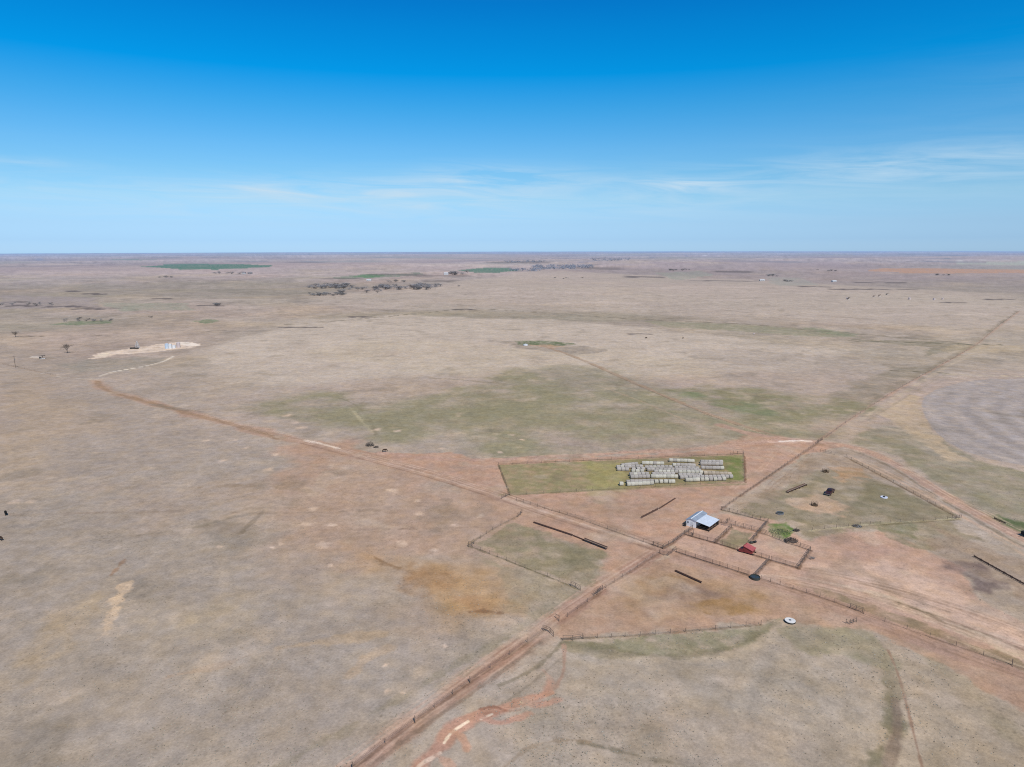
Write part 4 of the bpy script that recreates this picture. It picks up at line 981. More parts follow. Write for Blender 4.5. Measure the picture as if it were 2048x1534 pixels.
fence('corral_fence', 'long lower rail fence ending at the dark round water tank', [(1353, 1104), (1410, 1123), (1455, 1137), (1498, 1151)], 'pipe', group=GC)
fence('corral_fence', 'rail fence from the white barn gable down to the crossroads', [(1385, 1058), (1369, 1069), (1347, 1085), (1326, 1097)], 'wood', group=GC)
fence('brace_fence', 'small square of rails below the white barn gable', [(1376, 1071), (1386, 1074), (1387, 1067)], 'wood', 1.5)
fence('metal_gate', 'bent pipe gate standing open at the crossroads', [(1319, 1107), (1328, 1111), (1336, 1112), (1344, 1107), (1352, 1100)], 'pipe', 2.2, cat='gate')
fence('wire_fence', 'wire fence beside the cross road left of the crossroads', [(1325, 1097), (1250, 1071), (1150, 1035), (1033, 1001)], group=GF, step=3.2)
fence('brace_fence', 'dark corner brace at the crossroads beside the barn fence', [(1307, 1091), (1316, 1094), (1326, 1098)], 'tall', 2)
fence('wire_fence', 'wire fence from the crossroads down along the red road', [(1318, 1106), (1260, 1145), (1212, 1176), (1135, 1234)], group=GF, step=4)
fence('brace_fence', 'dark rail panel on the red road right of the olive field', [(1188, 1191), (1195, 1187), (1205, 1179)], 'wood', 1.6)
fence('brace_fence', 'two lone posts on the bare verge of the red road', [(1112, 1236), (1118, 1240)], 'wood', 1.6, [1.0])
fence('wire_fence', 'lowest wire fence beside the red road at the bottom of the picture', [(1088, 1262), (940, 1364), (830, 1443), (705, 1536)], group=GF, step=6)
for q in ((940, 1366), (830, 1446), (1118, 1243), (705, 1540)):
    tag(link('fence_post', PM['tall'], None, G(*q)), {940: 'thick corner post by the red road above the lone leaning post', 830: 'thick dark post by the red road near the gully head', 1118: 'thick post on the bare verge by the two lone posts', 705: 'thick dark post at the very bottom of the red road'}[q[0]], 'post')
fence('brace_fence', 'dark curved rail panel at the end of the red road verge', [(1086, 1260), (1092, 1262), (1100, 1266), (1107, 1273)], 'wood', 1.5)
fence('brace_fence', 'dark horizontal rail panel at the left tip of the creek pasture', [(1126, 1281), (1145, 1281), (1165, 1278)], 'wood', 1.6)
fence('wire_fence', 'wire fence along the upper bank of the creek pasture', [(1167, 1278), (1250, 1274), (1400, 1262), (1522, 1250)], group=GF, step=3.5)
fence('wire_fence', 'wire fence from the dark water tank toward the lower right', [(1522, 1158), (1560, 1170), (1640, 1194), (1700, 1216)], group=GF, step=3)
fence('brace_fence', 'dark rail panel with tall end posts on the lower right road', [(1700, 1216), (1712, 1221), (1725, 1225)], 'wood', 1.5)
fence('wire_fence', 'sparse wire fence leaving the picture at the lower right', [(1727, 1228), (1860, 1275), (2024, 1330), (2110, 1360)], group=GF, step=5)
tag(link('fence_post', PM['tall'], None, G(2024, 1331)), 'lone thick post on the road verge at the lower right edge', 'post')
fence('wire_fence', 'wire fence along the lower edge of the olive field', [(945, 1094), (1050, 1136), (1142, 1172)], group=GF, step=3.5)
fence('brace_fence', 'dark rail panel at the right end of the olive field fence', [(1142, 1171), (1151, 1175), (1161, 1181)], 'wood', 1.4)
fence('brace_fence', 'cluster of posts at the left corner of the olive field', [(937, 1094), (943, 1092), (948, 1088)], 'tall', 1.4, [.8, 1.6])
fence('wire_fence', 'wire fence up the left edge of the olive field', [(948, 1086), (985, 1060), (1034, 1034)], group=GF, step=4)
fence('brace_fence', 'dark gate post pair at the top of the olive field', [(1036, 1034), (1041, 1030), (1044, 1026)], 'wood', 1.5)
fence('brace_fence', 'small grey rail feeder panel above the creek pasture', [(1692, 1247), (1700, 1249), (1706, 1247), (1713, 1244)], 'wood', 1.4, [.5, 1.0])
fence('brace_fence', 'row of chute posts just right of the barn lean-to', [(1436, 1044), (1443, 1046), (1452, 1046), (1458, 1043)], 'wood', 1.0, [1.0])

# ------------------------------------------------------------------ barn
U = Vector((math.sin(math.radians(40)), math.cos(math.radians(40)), 0))   # along the section line
V_ = Vector((U.y, -U.x, 0))
RZ = math.atan2(U.y, U.x)
org = G(1372, 1051)


def B(u, v, z):
    return Vector((u, -v, z))          # local: x along U, y = -V


barn = thing('barn', 'small white tin barn with a pale metal lean-to roof', 'barn', org, RZ)
LM, LL, WM, WL = 8.2, 7.2, 3.2, 4.4
EH, RHT, LH, OH = 2.05, 2.75, 1.75, 2.3
b = MB()
t = .08
for u in (0, LM):       # gable walls
    s = t if u == 0 else -t
    P = [(0, 0), (WM, 0), (WM, OH - .02), (WM / 2, RHT - .04), (0, EH)]
    vs = [B(u, v, z) for v, z in P] + [B(u + s, v, z) for v, z in P]
    n = 5
    b.add(vs, [tuple(range(n)), tuple(range(2 * n - 1, n - 1, -1))] + [(i, i + n, (i + 1) % n + n, (i + 1) % n) for i in range(n)])
b.box(B(LM / 2, t / 2, EH / 2 - .02), (LM - .2, t, EH - .04))
b.box(B(LM / 2, WM - t / 2 - .005, OH / 2 - .03), (LM - .2, t, OH - .06))
b.build('wall', M['white'], barn)


def slab(p, th=.06):
    return MB().hexa([q - Vector((0, 0, th)) for q in p] + list(p))


slab([B(-.2, -.25, EH - .06), B(LM + .2, -.25, EH - .06), B(LM + .2, WM / 2, RHT), B(-.2, WM / 2, RHT)]).build('roof', M['roof2'], barn)
slab([B(-.2, WM / 2 + .01, RHT), B(LM + .2, WM / 2 + .01, RHT), B(LM + .2, WM + .05, OH + .03), B(-.2, WM + .05, OH + .03)]).build('roof', M['roof2'], barn)
lr = slab([B(-.15, WM + .07, OH + .02), B(LL, WM + .07, OH + .02), B(LL, WM + WL + .2, LH), B(-.15, WM + WL + .2, LH)]).build('lean_to_roof', M['roof'], barn)
rb = MB()
for i in range(15):
    u = -.1 + i * (LL / 14.5)
    rb.hexa([B(u + a, v, z) for v, z, a in ((WM + .1, OH + .022, 0), (WM + WL + .18, LH + .004, 0), (WM + WL + .18, LH + .004, .05), (WM + .1, OH + .022, .05))] +
            [B(u + a, v, z + .03) for v, z, a in ((WM + .1, OH + .022, 0), (WM + WL + .18, LH + .004, 0), (WM + WL + .18, LH + .004, .05), (WM + .1, OH + .022, .05))])
rb.build('roof_rib', M['roof'], lr)
MB().box(B(LM / 2, WM / 2, RHT + .035), (LM + .3, .3, .05)).build('ridge_cap', M['white'], barn)
for u in (.05, LL / 3, 2 * LL / 3, LL - .1):
    MB().box(B(u, WM + WL, LH / 2 - .08), (.14, .14, LH - .12)).build('post', M['wood'], barn)
bw = MB()
bw.box(B(LL - .05, WM + WL / 2, .95), (.06, WL - .3, 1.75))
bw.build('back_wall', M['darkin'], barn)
MB().box(B(LL / 2, WM + WL - .1, .32), (LL - .3, .06, .55)).box(B(LL / 2, WM + WL - .1, 1.0), (LL - .3, .05, .18)).build('side_board', M['darkin'], barn)
MB().box(B(.16, WM + WL / 2, .28), (.06, WL - .3, .5)).box(B(.16, WM + WL / 2, .9), (.05, WL - .3, .16)).build('front_board', M['darkin'], barn)  # blackened to paint the shade of the lean-to's open front
MB().box(B(1.8, WM + 2, .4), (1.4, 2.4, .7)).build('feed_rack', M['darkin'], barn)
MB().box(B(-.012, WM * .62, .85), (.04, .9, 1.7)).build('door', M['tankw'], barn)
MB().box(B(-.012, WM * .2, 1.35), (.05, .5, .5)).build('window', M['chrome'], barn)
dk = thing('shadow_drum', 'black drum added for the barn shadow left of the white gable', 'barrel', G(1369.5, 1052))  # black drum added in place of the barn's shadow
MB().lathe([(.42, 0), (.44, .05), (.42, .5), (.44, .55), (.42, 1.1), (.38, 1.14)], 14).build('drum', M['machine'], dk)
MB().lathe([(.06, 1.14), (.06, 1.2)], 8).build('cap', M['chrome'], dk)

# ------------------------------------------------------------------ red feed bin
rd = thing('feed_bin', 'red cattle feed bin with a sloping lid between the pens', 'feeder', G(1486, 1106), RZ)
b = MB()
vw = 2.5
P = [B(.0, .0, .35), B(2.6, .0, .35), B(2.6, vw, .35), B(.0, vw, .35), B(.0, .0, 2.1), B(2.6, .0, 2.1), B(2.6, vw, 1.35), B(.0, vw, 1.35)]
b.hexa(P).build('hopper', M['red_shade'], rd)
slab([B(-.15, .08, 2.2), B(2.75, .08, 2.2), B(2.75, vw + .25, 1.40), B(-.15, vw + .25, 1.40)], .07).build('lid', M['red'], rd)
MB().box(B(1.3, .0, 2.2), (2.9, .12, .22)).build('rim', M['red_shade'], rd)
MB().hexa([B(-.1, -1.3, .3), B(2.2, -1.3, .3), B(2.2, -.03, .3), B(-.1, -.03, .3), B(-.1, -1.3, .9), B(2.2, -1.3, .9), B(2.2, -.03, 1.3), B(-.1, -.03, 1.3)]).build('side_chute', M['red_shade'], rd)
for u in (.2, 2.4):
    MB().box(B(u, vw / 2 - .4, .16), (.16, vw + 1.6, .30)).build('skid', M['machine'], rd)
br = thing('drum', 'dark drum lying beside the red feed bin', 'barrel', G(1505, 1087), .1)
MB().tube((-.75, 0, .36), (.15, 0, .36), .34, .34, 12).build('shell', M['tank'], br)
br = thing('drum', 'blackish drum right of the drum by the red feed bin', 'barrel', G(1508, 1086), .4)
MB().tube((-.1, 0, .36), (.7, 0, .36), .34, .34, 12).build('shell', M['machine'], br)

# ------------------------------------------------------------------ round tanks
def ring_tank(name, label, px, py, r, h, wall, inner, cat='water tank', th=.12, water=None, wl=.75):
    o = thing(name, label, cat, G(px, py))
    prof = [(r - th, .02), (r, .0), (r, h), (r - th, h), (r - th, .02)]
    MB().lathe(prof, 32, caps=False).build('rim', wall, o)
    MB().lathe([(r - th - .005, .03), (r - th - .005, h * wl)], 32).build('water' if inner is M['water'] else 'floor', inner, o)
    return o


ring_tank('water_tank', 'large dark round water tank at the corral corner', 1510, 1157, 1.3, .65, M['tank'], M['water'])
o = ring_tank('tyre_tank', 'pale round water tank made of a giant tyre above the creek', 1580, 1244, 1.2, .5, M['concrete'], M['concrete'], th=.3, wl=.96)
MB().lathe([(.28, .47), (.26, .6), (.18, .62)], 16).build('float_cover', M['chrome'], o)
MB().lathe([(1.22, .05), (1.26, .2), (1.22, .38)], 32, caps=False).build('sidewall', M['rubber'], o)
ring_tank('water_tank', 'small dark round tank above the green patch', 1560, 1028, 1.15, .55, M['chrome'], M['tank'], th=.1)
o = ring_tank('mineral_feeder', 'white mineral feeder with a dark centre on the grass', 1768, 995, 1.15, .28, M['mineral'], M['mineral'], 'feeder', .2)
MB().lathe([(.4, .2), (.36, .45), (.15, .6)], 14).build('drum', M['machine'], o)
for px, py, r, lab in ((1629, 1011, 1.1, 'brown hay ring on the pale bare patch'), (1651, 944, 1.25, 'dark hay ring at the top of the corral pasture')):
    o = thing('hay_ring', lab, 'hay feeder', G(px, py))
    b = MB()
    for z in (.35, .75, 1.15):
        for i in range(16):
            a0, a1 = i * math.pi / 8, (i + 1) * math.pi / 8
            b.tube((r * math.cos(a0), r * math.sin(a0), z), (r * math.cos(a1), r * math.sin(a1), z), .035, .035, 4)
    for i in range(8):
        a0 = i * math.pi / 4
        b.tube((r * math.cos(a0), r * math.sin(a0), 0), (r * math.cos(a0), r * math.sin(a0), 1.2), .04, .04, 4)
    b.build('ring', M['pipe'], o)
    rr = random.Random(px)
    b = MB()
    for i in range(90):
        a0 = rr.uniform(0, 6.28); q = rr.uniform(0, r * .95); z = rr.uniform(.02, .8 * (1 - q / r) + .2)
        s = rr.uniform(.15, .4); d1 = Vector((rr.gauss(0, 1), rr.gauss(0, 1), rr.gauss(0, .6))).normalized() * s
        d2 = Vector((rr.gauss(0, 1), rr.gauss(0, 1), rr.gauss(0, .6))).normalized() * s
        c = Vector((q * math.cos(a0), q * math.sin(a0), z))
        b.add([c - d1, c + d2, c + d1, c - d2], [(0, 1, 2, 3)])
    b.build('hay_heap', M['haypile'], o)

# ------------------------------------------------------------------ pickup
def make_pickup():
    root = thing('pickup_truck', 'dark maroon pickup parked on the grass of the corral pasture', 'pickup', G(1659, 987), RZ + math.pi)
    L, W = 5.7, 1.95
    # nose at +x
    body = MB()
    body.hexa([(-L / 2, -W / 2, .45), (L / 2, -W / 2, .45), (L / 2, W / 2, .45), (-L / 2, W / 2, .45), (-L / 2, -W / 2, .78), (L / 2, -W / 2 + .06, .78), (L / 2, W / 2 - .06, .78), (-L / 2, W / 2, .78)])
    body.hexa([(1.0, -W / 2, .782), (L / 2, -W / 2 + .06, .782), (L / 2, W / 2 - .06, .782), (1.0, W / 2, .782), (1.0, -W / 2 + .05, 1.12), (L / 2 - .08, -W / 2 + .14, 1.02), (L / 2 - .08, W / 2 - .14, 1.02), (1.0, W / 2 - .05, 1.12)])
    body.box((0.15, 0, .96), (1.69, W - .02, .35))
    body.build('body', M['maroon'], root)
    MB().hexa([(-.68, -W / 2 + .04, 1.14), (.98, -W / 2 + .04, 1.14), (.98, W / 2 - .04, 1.14), (-.68, W / 2 - .04, 1.14), (-.5, -W / 2 + .22, 1.78), (.35, -W / 2 + .22, 1.78), (.35, W / 2 - .22, 1.78), (-.5, W / 2 - .22, 1.78)]).build('cab', M['maroon'], root)
    g = MB().hexa([(.48, -.72, 1.62), (.86, -.8, 1.24), (.86, .8, 1.24), (.48, .72, 1.62), (.52, -.72, 1.66), (.9, -.8, 1.28), (.9, .8, 1.28), (.52, .72, 1.66)])
    g.build('windscreen', M['glass'], root)
    for s in (-1, 1):
        MB().hexa([(-.5, s * .90, 1.22), (.6, s * .90, 1.22), (.6, s * .93, 1.22), (-.5, s * .93, 1.22), (-.42, s * .78, 1.66), (.3, s * .78, 1.66), (.3, s * .81, 1.66), (-.42, s * .81, 1.66)]).build('side_window', M['glass'], root)
        MB().box((-1.78, s * (W / 2 - .09), .97), (2.1, .14, .38)).build('bed_side', M['maroon2'], root)
    MB().box((-1.78, 0, .80), (2.1, W - .34, .04)).build('bed_floor', M['maroon'], root)
    MB().box((-L / 2 + .05, 0, .97), (.08, W - .34, .38)).build('tailgate', M['maroon2'], root)
    MB().box((L / 2 + .06, 0, .55), (.12, W - .1, .2)).build('bumper', M['chrome'], root)
    for x in (-1.8, 1.75):
        for s in (-1, 1):
            wh = MB().tube((x, s * (W / 2 - .22), .38), (x, s * (W / 2 + .02), .38), .39, .39, 16).build('wheel', M['rubber'], root)
            MB().tube((x, s * (W / 2 + .015), .38), (x, s * (W / 2 + .035), .38), .2, .2, 12).build('rim', M['chrome'], wh)
    for s in (-1, 1):
        MB().box((L / 2 - .02, s * .7, .9), (.08, .3, .16)).build('headlight', M['glass'], root)
    return root


make_pickup()

# ------------------------------------------------------------------ feed bunks (long troughs on legs)
def trough(label, a, b_, w=.9, h=.75, mats=('trough', 'troughin'), name='feed_trough', single=False):
    p, q = G(*a), G(*b_)
    d = q - p; L = d.length; rz = math.atan2(d.y, d.x)
    root = thing(name, label, 'feed trough', p, rz)
    sl = (q.z - p.z) / L
    MB().hexa([(0, -w * .35, h - .32), (L, -w * .35, h - .32 + sl * L), (L, w * .35, h - .32 + sl * L), (0, w * .35, h - .32), (0, -w * .35, h - .27), (L, -w * .35, h - .27 + sl * L), (L, w * .35, h - .27 + sl * L), (0, w * .35, h - .27)]).build('floor', M[mats[1]], root)
    for s in (-1, 1):
        MB().hexa([(0, s * w * .36, h - .30), (L, s * w * .36, h - .30 + sl * L), (L, s * w * .36 + s * .04, h - .30 + sl * L), (0, s * w * .36 + s * .04, h - .30), (0, s * w * .5, h), (L, s * w * .5, h + sl * L), (L, s * w * .5 + s * .06, h + sl * L), (0, s * w * .5 + s * .06, h)]).build('side', M[mats[0]], root)
    n = min(40, max(2, int(L / 2.2)))
    lg = MB().box((0, 0, (h - .4) / 2 - .1), (.12, w * .9, h - .2)).mesh('leg', M[mats[0]])
    for i in range(n + 1):
        x = .1 + (L - .2) * i / n
        link('leg', lg, root, (x, 0, sl * x))
    return root


def windbreak(label, a, b_, h=1.9, m='trough', cap=None):
    """solid board windbreak on posts"""
    p, q = G(*a), G(*b_)
    d = q - p; L = d.length; rz = math.atan2(d.y, d.x); sl = d.z / L
    root = thing('windbreak', label, 'windbreak', p, rz)
    bd = MB(); k = int(L / .32)
    for i in range(k):
        x = i * L / k
        bd.box((x + .14, 0, h / 2 + .1 + sl * x), (.25, .04, h - .15 + .08 * math.sin(i * 7.3)))
    bd.build('board', M[m], root)
    pm = MB().tube((0, 0, -.3), (0, 0, h + .1), .09, .08, 6).mesh('post', M['wood'])
    n = max(2, int(L / 2.5))
    for i in range(min(n + 1, 60)):
        x = L * i / n
        link('post', pm, root, (x, .11, sl * x))
    rl = MB()
    for z in (.5, h - .4):
        rl.box((L / 2, .05, z + sl * L / 2), (L, .05, .12))
    rl.build('rail', M['wood'], root)
    if cap:
        MB().box((L / 2, -.02, h + .12 + sl * L / 2), (L, .3, .05)).build('cap_board', M[cap], root)
    return root


windbreak('thick dark board windbreak on the bare ground left of the barn', (1283, 1037), (1316, 1020), .8)
trough('thin rusty trough continuing behind the dark windbreak by the barn', (1318, 1018), (1351, 997), .3, .3)
trough('dark feed trough slanting across the grass above the hay ring', (1575, 986), (1612, 971), .9, .8)
trough('short pale edged feed trough on the ochre feed ground', (1350, 1143), (1403, 1167), .34, .5, ('trough', 'litplank'))
trough('long thin left feed trough beside the olive field', (1067, 1046), (1145, 1072), .3, .5)
trough('thin middle feed trough joining the long trough and the thick one', (1146, 1072), (1168, 1081), .2, .35)
trough('thick dark right feed trough below the olive field corner', (1167, 1081), (1213, 1099), .95, .75)
windbreak('long black board windbreak leaving the picture at the right edge', (1947, 1114), (2110, 1205), .62)
windbreak('short dark board windbreak beside the curved road', (1988, 1038), (2010, 1048), .6)
o = thing('stock_trailer', 'black trailer cut by the right edge of the picture', 'trailer', G(2048, 1073), .2)
MB().box((1.3, 0, 1.0), (3.2, 1.8, 1.1)).build('body', M['machine'], o)
for s in (-1, 1):
    MB().tube((1.3, s * .93, .36), (1.3, s * 1.1, .36), .36, .36, 14).build('wheel', M['rubber'], o)
MB().box((-.9, 0, .5), (1.2, .12, .1)).build('drawbar', M['machine'], o)

# ------------------------------------------------------------------ hay bales
def bale_mesh(name, side, end, seed):
    rr = random.Random(seed)
    L, R, n = 1.5, .80, 20
    prof = [(-L / 2, R * .90), (-L / 2 + .08, R * .985), (-.3, R * 1.0), (0, R * 1.005), (.3, R), (L / 2 - .08, R * .985), (L / 2, R * .90)]
    V = []; Fc = []; mi = []
    for x, r in prof:
        for i in range(n):
            t = 2 * math.pi * i / n
            q = r * (1 + rr.uniform(-.018, .018))
            z = q * math.sin(t); y = q * math.cos(t)
            z = max(z, -R * .90)
            V.append((x, y * (1.03 if z < 0 else 1), z + R * .88))
    for k in range(len(prof) - 1):
        for i in range(n):
            j = (i + 1) % n
            Fc.append((k * n + i, k * n + j, (k + 1) * n + j, (k + 1) * n + i)); mi.append(0)
    Fc.append(tuple(range(n - 1, -1, -1))); Fc.append(tuple((len(prof) - 1) * n + i for i in range(n))); mi += [1, 1]
    me = bpy.data.meshes.new(name); me.from_pydata(V, [], Fc)
    me.materials.append(side); me.materials.append(end)
    me.polygons.foreach_set('material_index', mi)
    me.polygons.foreach_set('use_smooth', [m == 0 for m in mi])
    me.update(); return me


BM = {k: [bale_mesh('hay_bale', M[k], M['hayend'], s) for s in range(4)] for k in ('hay', 'hay2', 'hay3')}
ROWS = [  # x0, y0, x1, y1 (ground line in the photo), colour, what sets the row apart
    (1284, 930, 1328, 931, 'hay2', 'in the short back row left of the topmost row'),
    (1338, 924, 1389, 926, 'hay2', 'in the topmost row at the back fence of the hay yard'),
    (1401, 927, 1446, 928, 'hay', 'in the right back block of the hay yard, far row'),
    (1400, 931, 1446, 932, 'hay', 'in the right back block of the hay yard, near row'),
    (1345, 934, 1391, 935, 'hay', 'in the short row just below the topmost row'),
    (1402, 939, 1448, 940, 'hay', 'in the row just below the right back block'),
    (1243, 935, 1276, 932, 'hay', 'in the far row of the leftmost block'),
    (1233, 938, 1286, 937, 'hay', 'in the middle row of the leftmost block'),
    (1234, 942, 1258, 943, 'hay', 'in the near row of the leftmost block, left end'),
    (1264, 943, 1290, 942, 'hay', 'in the near row of the leftmost block, right half'),
    (1263, 946.5, 1288, 946.5, 'hay2', 'in the short row hanging below the leftmost block'),
    (1290, 938.5, 1345, 938, 'hay', 'in the far row of the central block'),
    (1294, 943, 1350, 943, 'hay', 'in the middle row of the central block'),
    (1349, 940, 1398, 941, 'hay', 'in the far right row of the central block'),
    (1350, 944, 1402, 945, 'hay', 'in the middle right row of the central block'),
    (1308, 947, 1406, 949, 'hay2', 'in the long front row of the central block'),
    (1407, 950, 1463, 952, 'hay3', 'in the tan row near the right fence'),
    (1259, 953, 1298, 952, 'hay', 'in the far row of the lower left block'),
    (1261, 958, 1300, 957, 'hay', 'in the near row of the lower left block'),
    (1304, 953, 1350, 952, 'hay', 'in the far row of the lower middle block'),
    (1302, 957, 1356, 957, 'hay2', 'in the near row of the lower middle block'),
    (1357, 955, 1404, 955, 'hay', 'in the far row of the lower right block'),
    (1360, 959, 1466, 957, 'hay', 'in the middle row of the lower right block'),
    (1371, 964, 1400, 963.5, 'hay2', 'in the front row of the lower right block, left part'),
    (1401, 963, 1452, 961.5, 'hay2', 'in the front row of the lower right block, right part'),
    (1239, 972, 1247, 972, 'hay2', 'standing alone at the front left of the hay yard'),
    (1253, 968, 1308, 966, 'hay', 'in the back row of the front left pair of rows'),
    (1254, 973, 1308, 970, 'hay2', 'in the foremost row at the hay yard fence'),
    (1309, 967.5, 1336, 967, 'hay2', 'in the front row right of the foremost row'),
    (1337, 967.5, 1350, 967, 'hay2', 'in the banded pair in the middle of the front line'),
]
NB = 0
for k, (x0, y0, x1, y1, c, where) in enumerate(ROWS):
    w = at([x0, x1], [y0, y1])
    # the ground line seen is the near foot of the bales; centre lies a little farther back
    d = w[1] - w[0]; L = float(np.hypot(*d)); n = max(1, int(round(L / 1.53)))
    d /= L
    rz = math.atan2(d[1], d[0]); rnd = random.Random(k)
    tone = {'hay': 'grey', 'hay2': 'pale', 'hay3': 'tan'}[c]
    lab = f'{tone} round hay bale {where}'
    for j in range(n):
        p = w[0] + d * (.76 + j * (L - 1.5) / max(n - 1, 1)) + np.array([-d[1], d[0]]) * (.55 + rnd.uniform(-.07, .07))
        cc = c if rnd.random() > .12 else rnd.choice(['hay', 'hay2'])
        o = link('hay_bale', BM[cc][rnd.randrange(4)], None, (p[0], p[1], ground(p[0], p[1]) - .02), rz + rnd.uniform(-.04, .04) + (math.pi if rnd.random() < .5 else 0))
        s = rnd.uniform(.94, 1.04); o.scale = (rnd.uniform(.95, 1.0), s, s)
        tag(o, lab, 'hay bale', 'round hay bales in the fenced hay yard'); NB += 1
print('bales', NB)

# ------------------------------------------------------------------ cattle
def cow(label, px, py, rz, m, graze=True):
    root = thing('cow', label, 'cow', G(px, py), rz)
    me = bpy.data.meshes.new('body')
    V = [(-.75, 0, 1.12), (-.35, 0, 1.08), (.1, 0, 1.05), (.55, 0, 1.10), (.85, 0, 1.15)]
    E_ = [(0, 1), (1, 2), (2, 3), (3, 4)]
    R_ = [.30, .36, .38, .36, .24]
    if graze: hd = [(1.12, 0, .85), (1.3, 0, .45), (1.42, 0, .2)]
    else: hd = [(1.12, 0, 1.38), (1.3, 0, 1.5), (1.55, 0, 1.38)]
    for p, r in zip(hd, (.17, .14, .08)):
        V.append(p); E_.append((len(V) - 2 if p is not hd[0] else 4, len(V) - 1)); R_.append(r)
    for s in (-1, 1):
        for x, base, off in ((.62, 3, .05), (-.68, 0, -.12)):
            a = len(V); V += [(x, s * .22, .75), (x + off, s * .2, .42), (x, s * .2, .02)]
            E_ += [(base, a), (a, a + 1), (a + 1, a + 2)]; R_ += [.13, .075, .06]
    a = len(V); V += [(-1.0, 0, .95), (-1.02, 0, .45)]; E_ += [(0, a), (a, a + 1)]; R_ += [.05, .04]
    for s in (-1, 1):
        a = len(V); h0 = hd[1]; V.append((h0[0] - .06, s * .26, h0[2] + .08)); E_.append((6, a)); R_.append(.045)
    me.from_pydata(V, E_, [])
    o = link('body', me, root)
    me.materials.append(m)
    md = o.modifiers.new('skin', 'SKIN')
    for i, r in enumerate(R_): me.skin_vertices[0].data[i].radius = (r, r)
    me.skin_vertices[0].data[2].use_root = True
    o.modifiers.new('sub', 'SUBSURF').levels = 1; o.modifiers['sub'].render_levels = 1
    return root


cow('black cow grazing alone at the left edge of the pasture', 12, 1030, 2.3, M['cowm'])
cow('dark brown cow cut by the left edge of the picture below the black cow', 0, 1081, 3.0, M['cowm2'])
cow('dark cow beside the red road above the olive pasture edge', 769, 904, .4, M['cowm2'])
cow('tiny dark cow on the pale slope right of the spring', 1292, 677, .3, M['cowm2'])
cow('tiny dark cow standing between the spring and the other far cow', 1366, 677, 1.5, M['cowm2'], False)
cow('tiny pale cow on the slope near the long green strip', 1508, 669, .2, M['tankp'])

# ------------------------------------------------------------------ oil pad on the left
def tank(label, px, py, r, h, m):
    o = thing('storage_tank', label, 'storage tank', G(px, py))
    MB().lathe([(r, 0), (r, h)], 20).build('shell', m, o)
    MB().lathe([(r + .05, h), (r + .05, h + .12), (.1, h + .6)], 20).build('roof', m, o)
    b = MB()
    b.tube((r + .1, 0, 0), (r + .1, 0, h + .9), .05, .05, 4)
    b.tube((r + .1, .5, 0), (r + .1, .5, h + .9), .05, .05, 4)
    b.build('ladder', M['chrome'], o)


tank('pale blue storage tank at the left of the tank row', 334, 697, 1.6, 4.0, M['tankb'])
tank('white storage tank in the middle of the tank row', 340.5, 697, 1.4, 3.6, M['tankw'])
tank('pinkish storage tank at the right of the tank row', 357, 695, 1.5, 4.2, M['tankp'])
tank('low white tank between the middle and the pinkish tank', 348, 696.5, 1.5, 2.2, M['tankw'])
o = thing('derrick', 'pale pointed steel derrick on the white pad', 'derrick', G(275, 696))
b = MB(); hh = 5.6; w0 = 1.6
for sx, sy in ((-1, -1), (1, -1), (1, 1), (-1, 1)):
    b.tube((sx * w0, sy * w0, 0), (sx * .25, sy * .25, hh), .14, .11, 4)
b.build('leg', M['derrick'], o)
b = MB()
for k in range(5):
    z0, z1 = hh * k / 5, hh * (k + 1) / 5
    f0 = w0 + (.25 - w0) * k / 5; f1 = w0 + (.25 - w0) * (k + 1) / 5
    cs = ((-1, -1), (1, -1), (1, 1), (-1, 1))
    for i in range(4):
        a, c = cs[i], cs[(i + 1) % 4]
        b.tube((a[0] * f0, a[1] * f0, z0), (c[0] * f1, c[1] * f1, z1), .07, .07, 4)
        b.tube((a[0] * f1, a[1] * f1, z1), (c[0] * f1, c[1] * f1, z1), .07, .07, 4)
b.build('brace', M['derrick'], o)
MB().box((0, 0, hh + .2), (.7, .7, .4)).build('crown_block', M['derrick'], o)
o = thing('pumping_unit', 'black low pump engine at the foot of the pale derrick', 'pump', G(270, 697.5))
MB().box((-2.0, 0, .55), (4.2, 1.6, 1.1)).box((1.8, -.4, .45), (3.0, 1.5, .8)).build('engine', M['machine'], o)
MB().tube((-.4, 0, 1.1), (-.4, 0, 2.0), .12, .12, 6).build('exhaust', M['machine'], o)


def pumpjack(label, px, py, rz, m, s=1.0):
    o = thing('pumpjack', label, 'pumpjack', G(px, py), rz)
    MB().box((0, 0, .25), (5.2 * s, 1.5 * s, .5)).build('base', M['derrick'], o)
    b = MB()
    for sx, sy in ((-1, -1), (1, -1), (1, 1), (-1, 1)): b.tube((sx * .8 * s, sy * .6 * s, .5), (0, sy * .1, 3.6 * s), .14, .12, 4)
    b.build('samson_post', m, o)
    bm_ = MB().hexa([(-2.8 * s, -.2, 3.3 * s), (2.6 * s, -.2, 3.9 * s), (2.6 * s, .2, 3.9 * s), (-2.8 * s, .2, 3.3 * s), (-2.8 * s, -.2, 3.7 * s), (2.6 * s, -.2, 4.4 * s), (2.6 * s, .2, 4.4 * s), (-2.8 * s, .2, 3.7 * s)]).build('walking_beam', m, o)
    MB().box((2.8 * s, 0, 3.9 * s), (.4 * s, .4, 1.5 * s)).build('horse_head', m, bm_)
    MB().box((-2.2 * s, 0, 1.5 * s), (1.4 * s, .9, 2.0 * s)).build('counterweight', m, o)


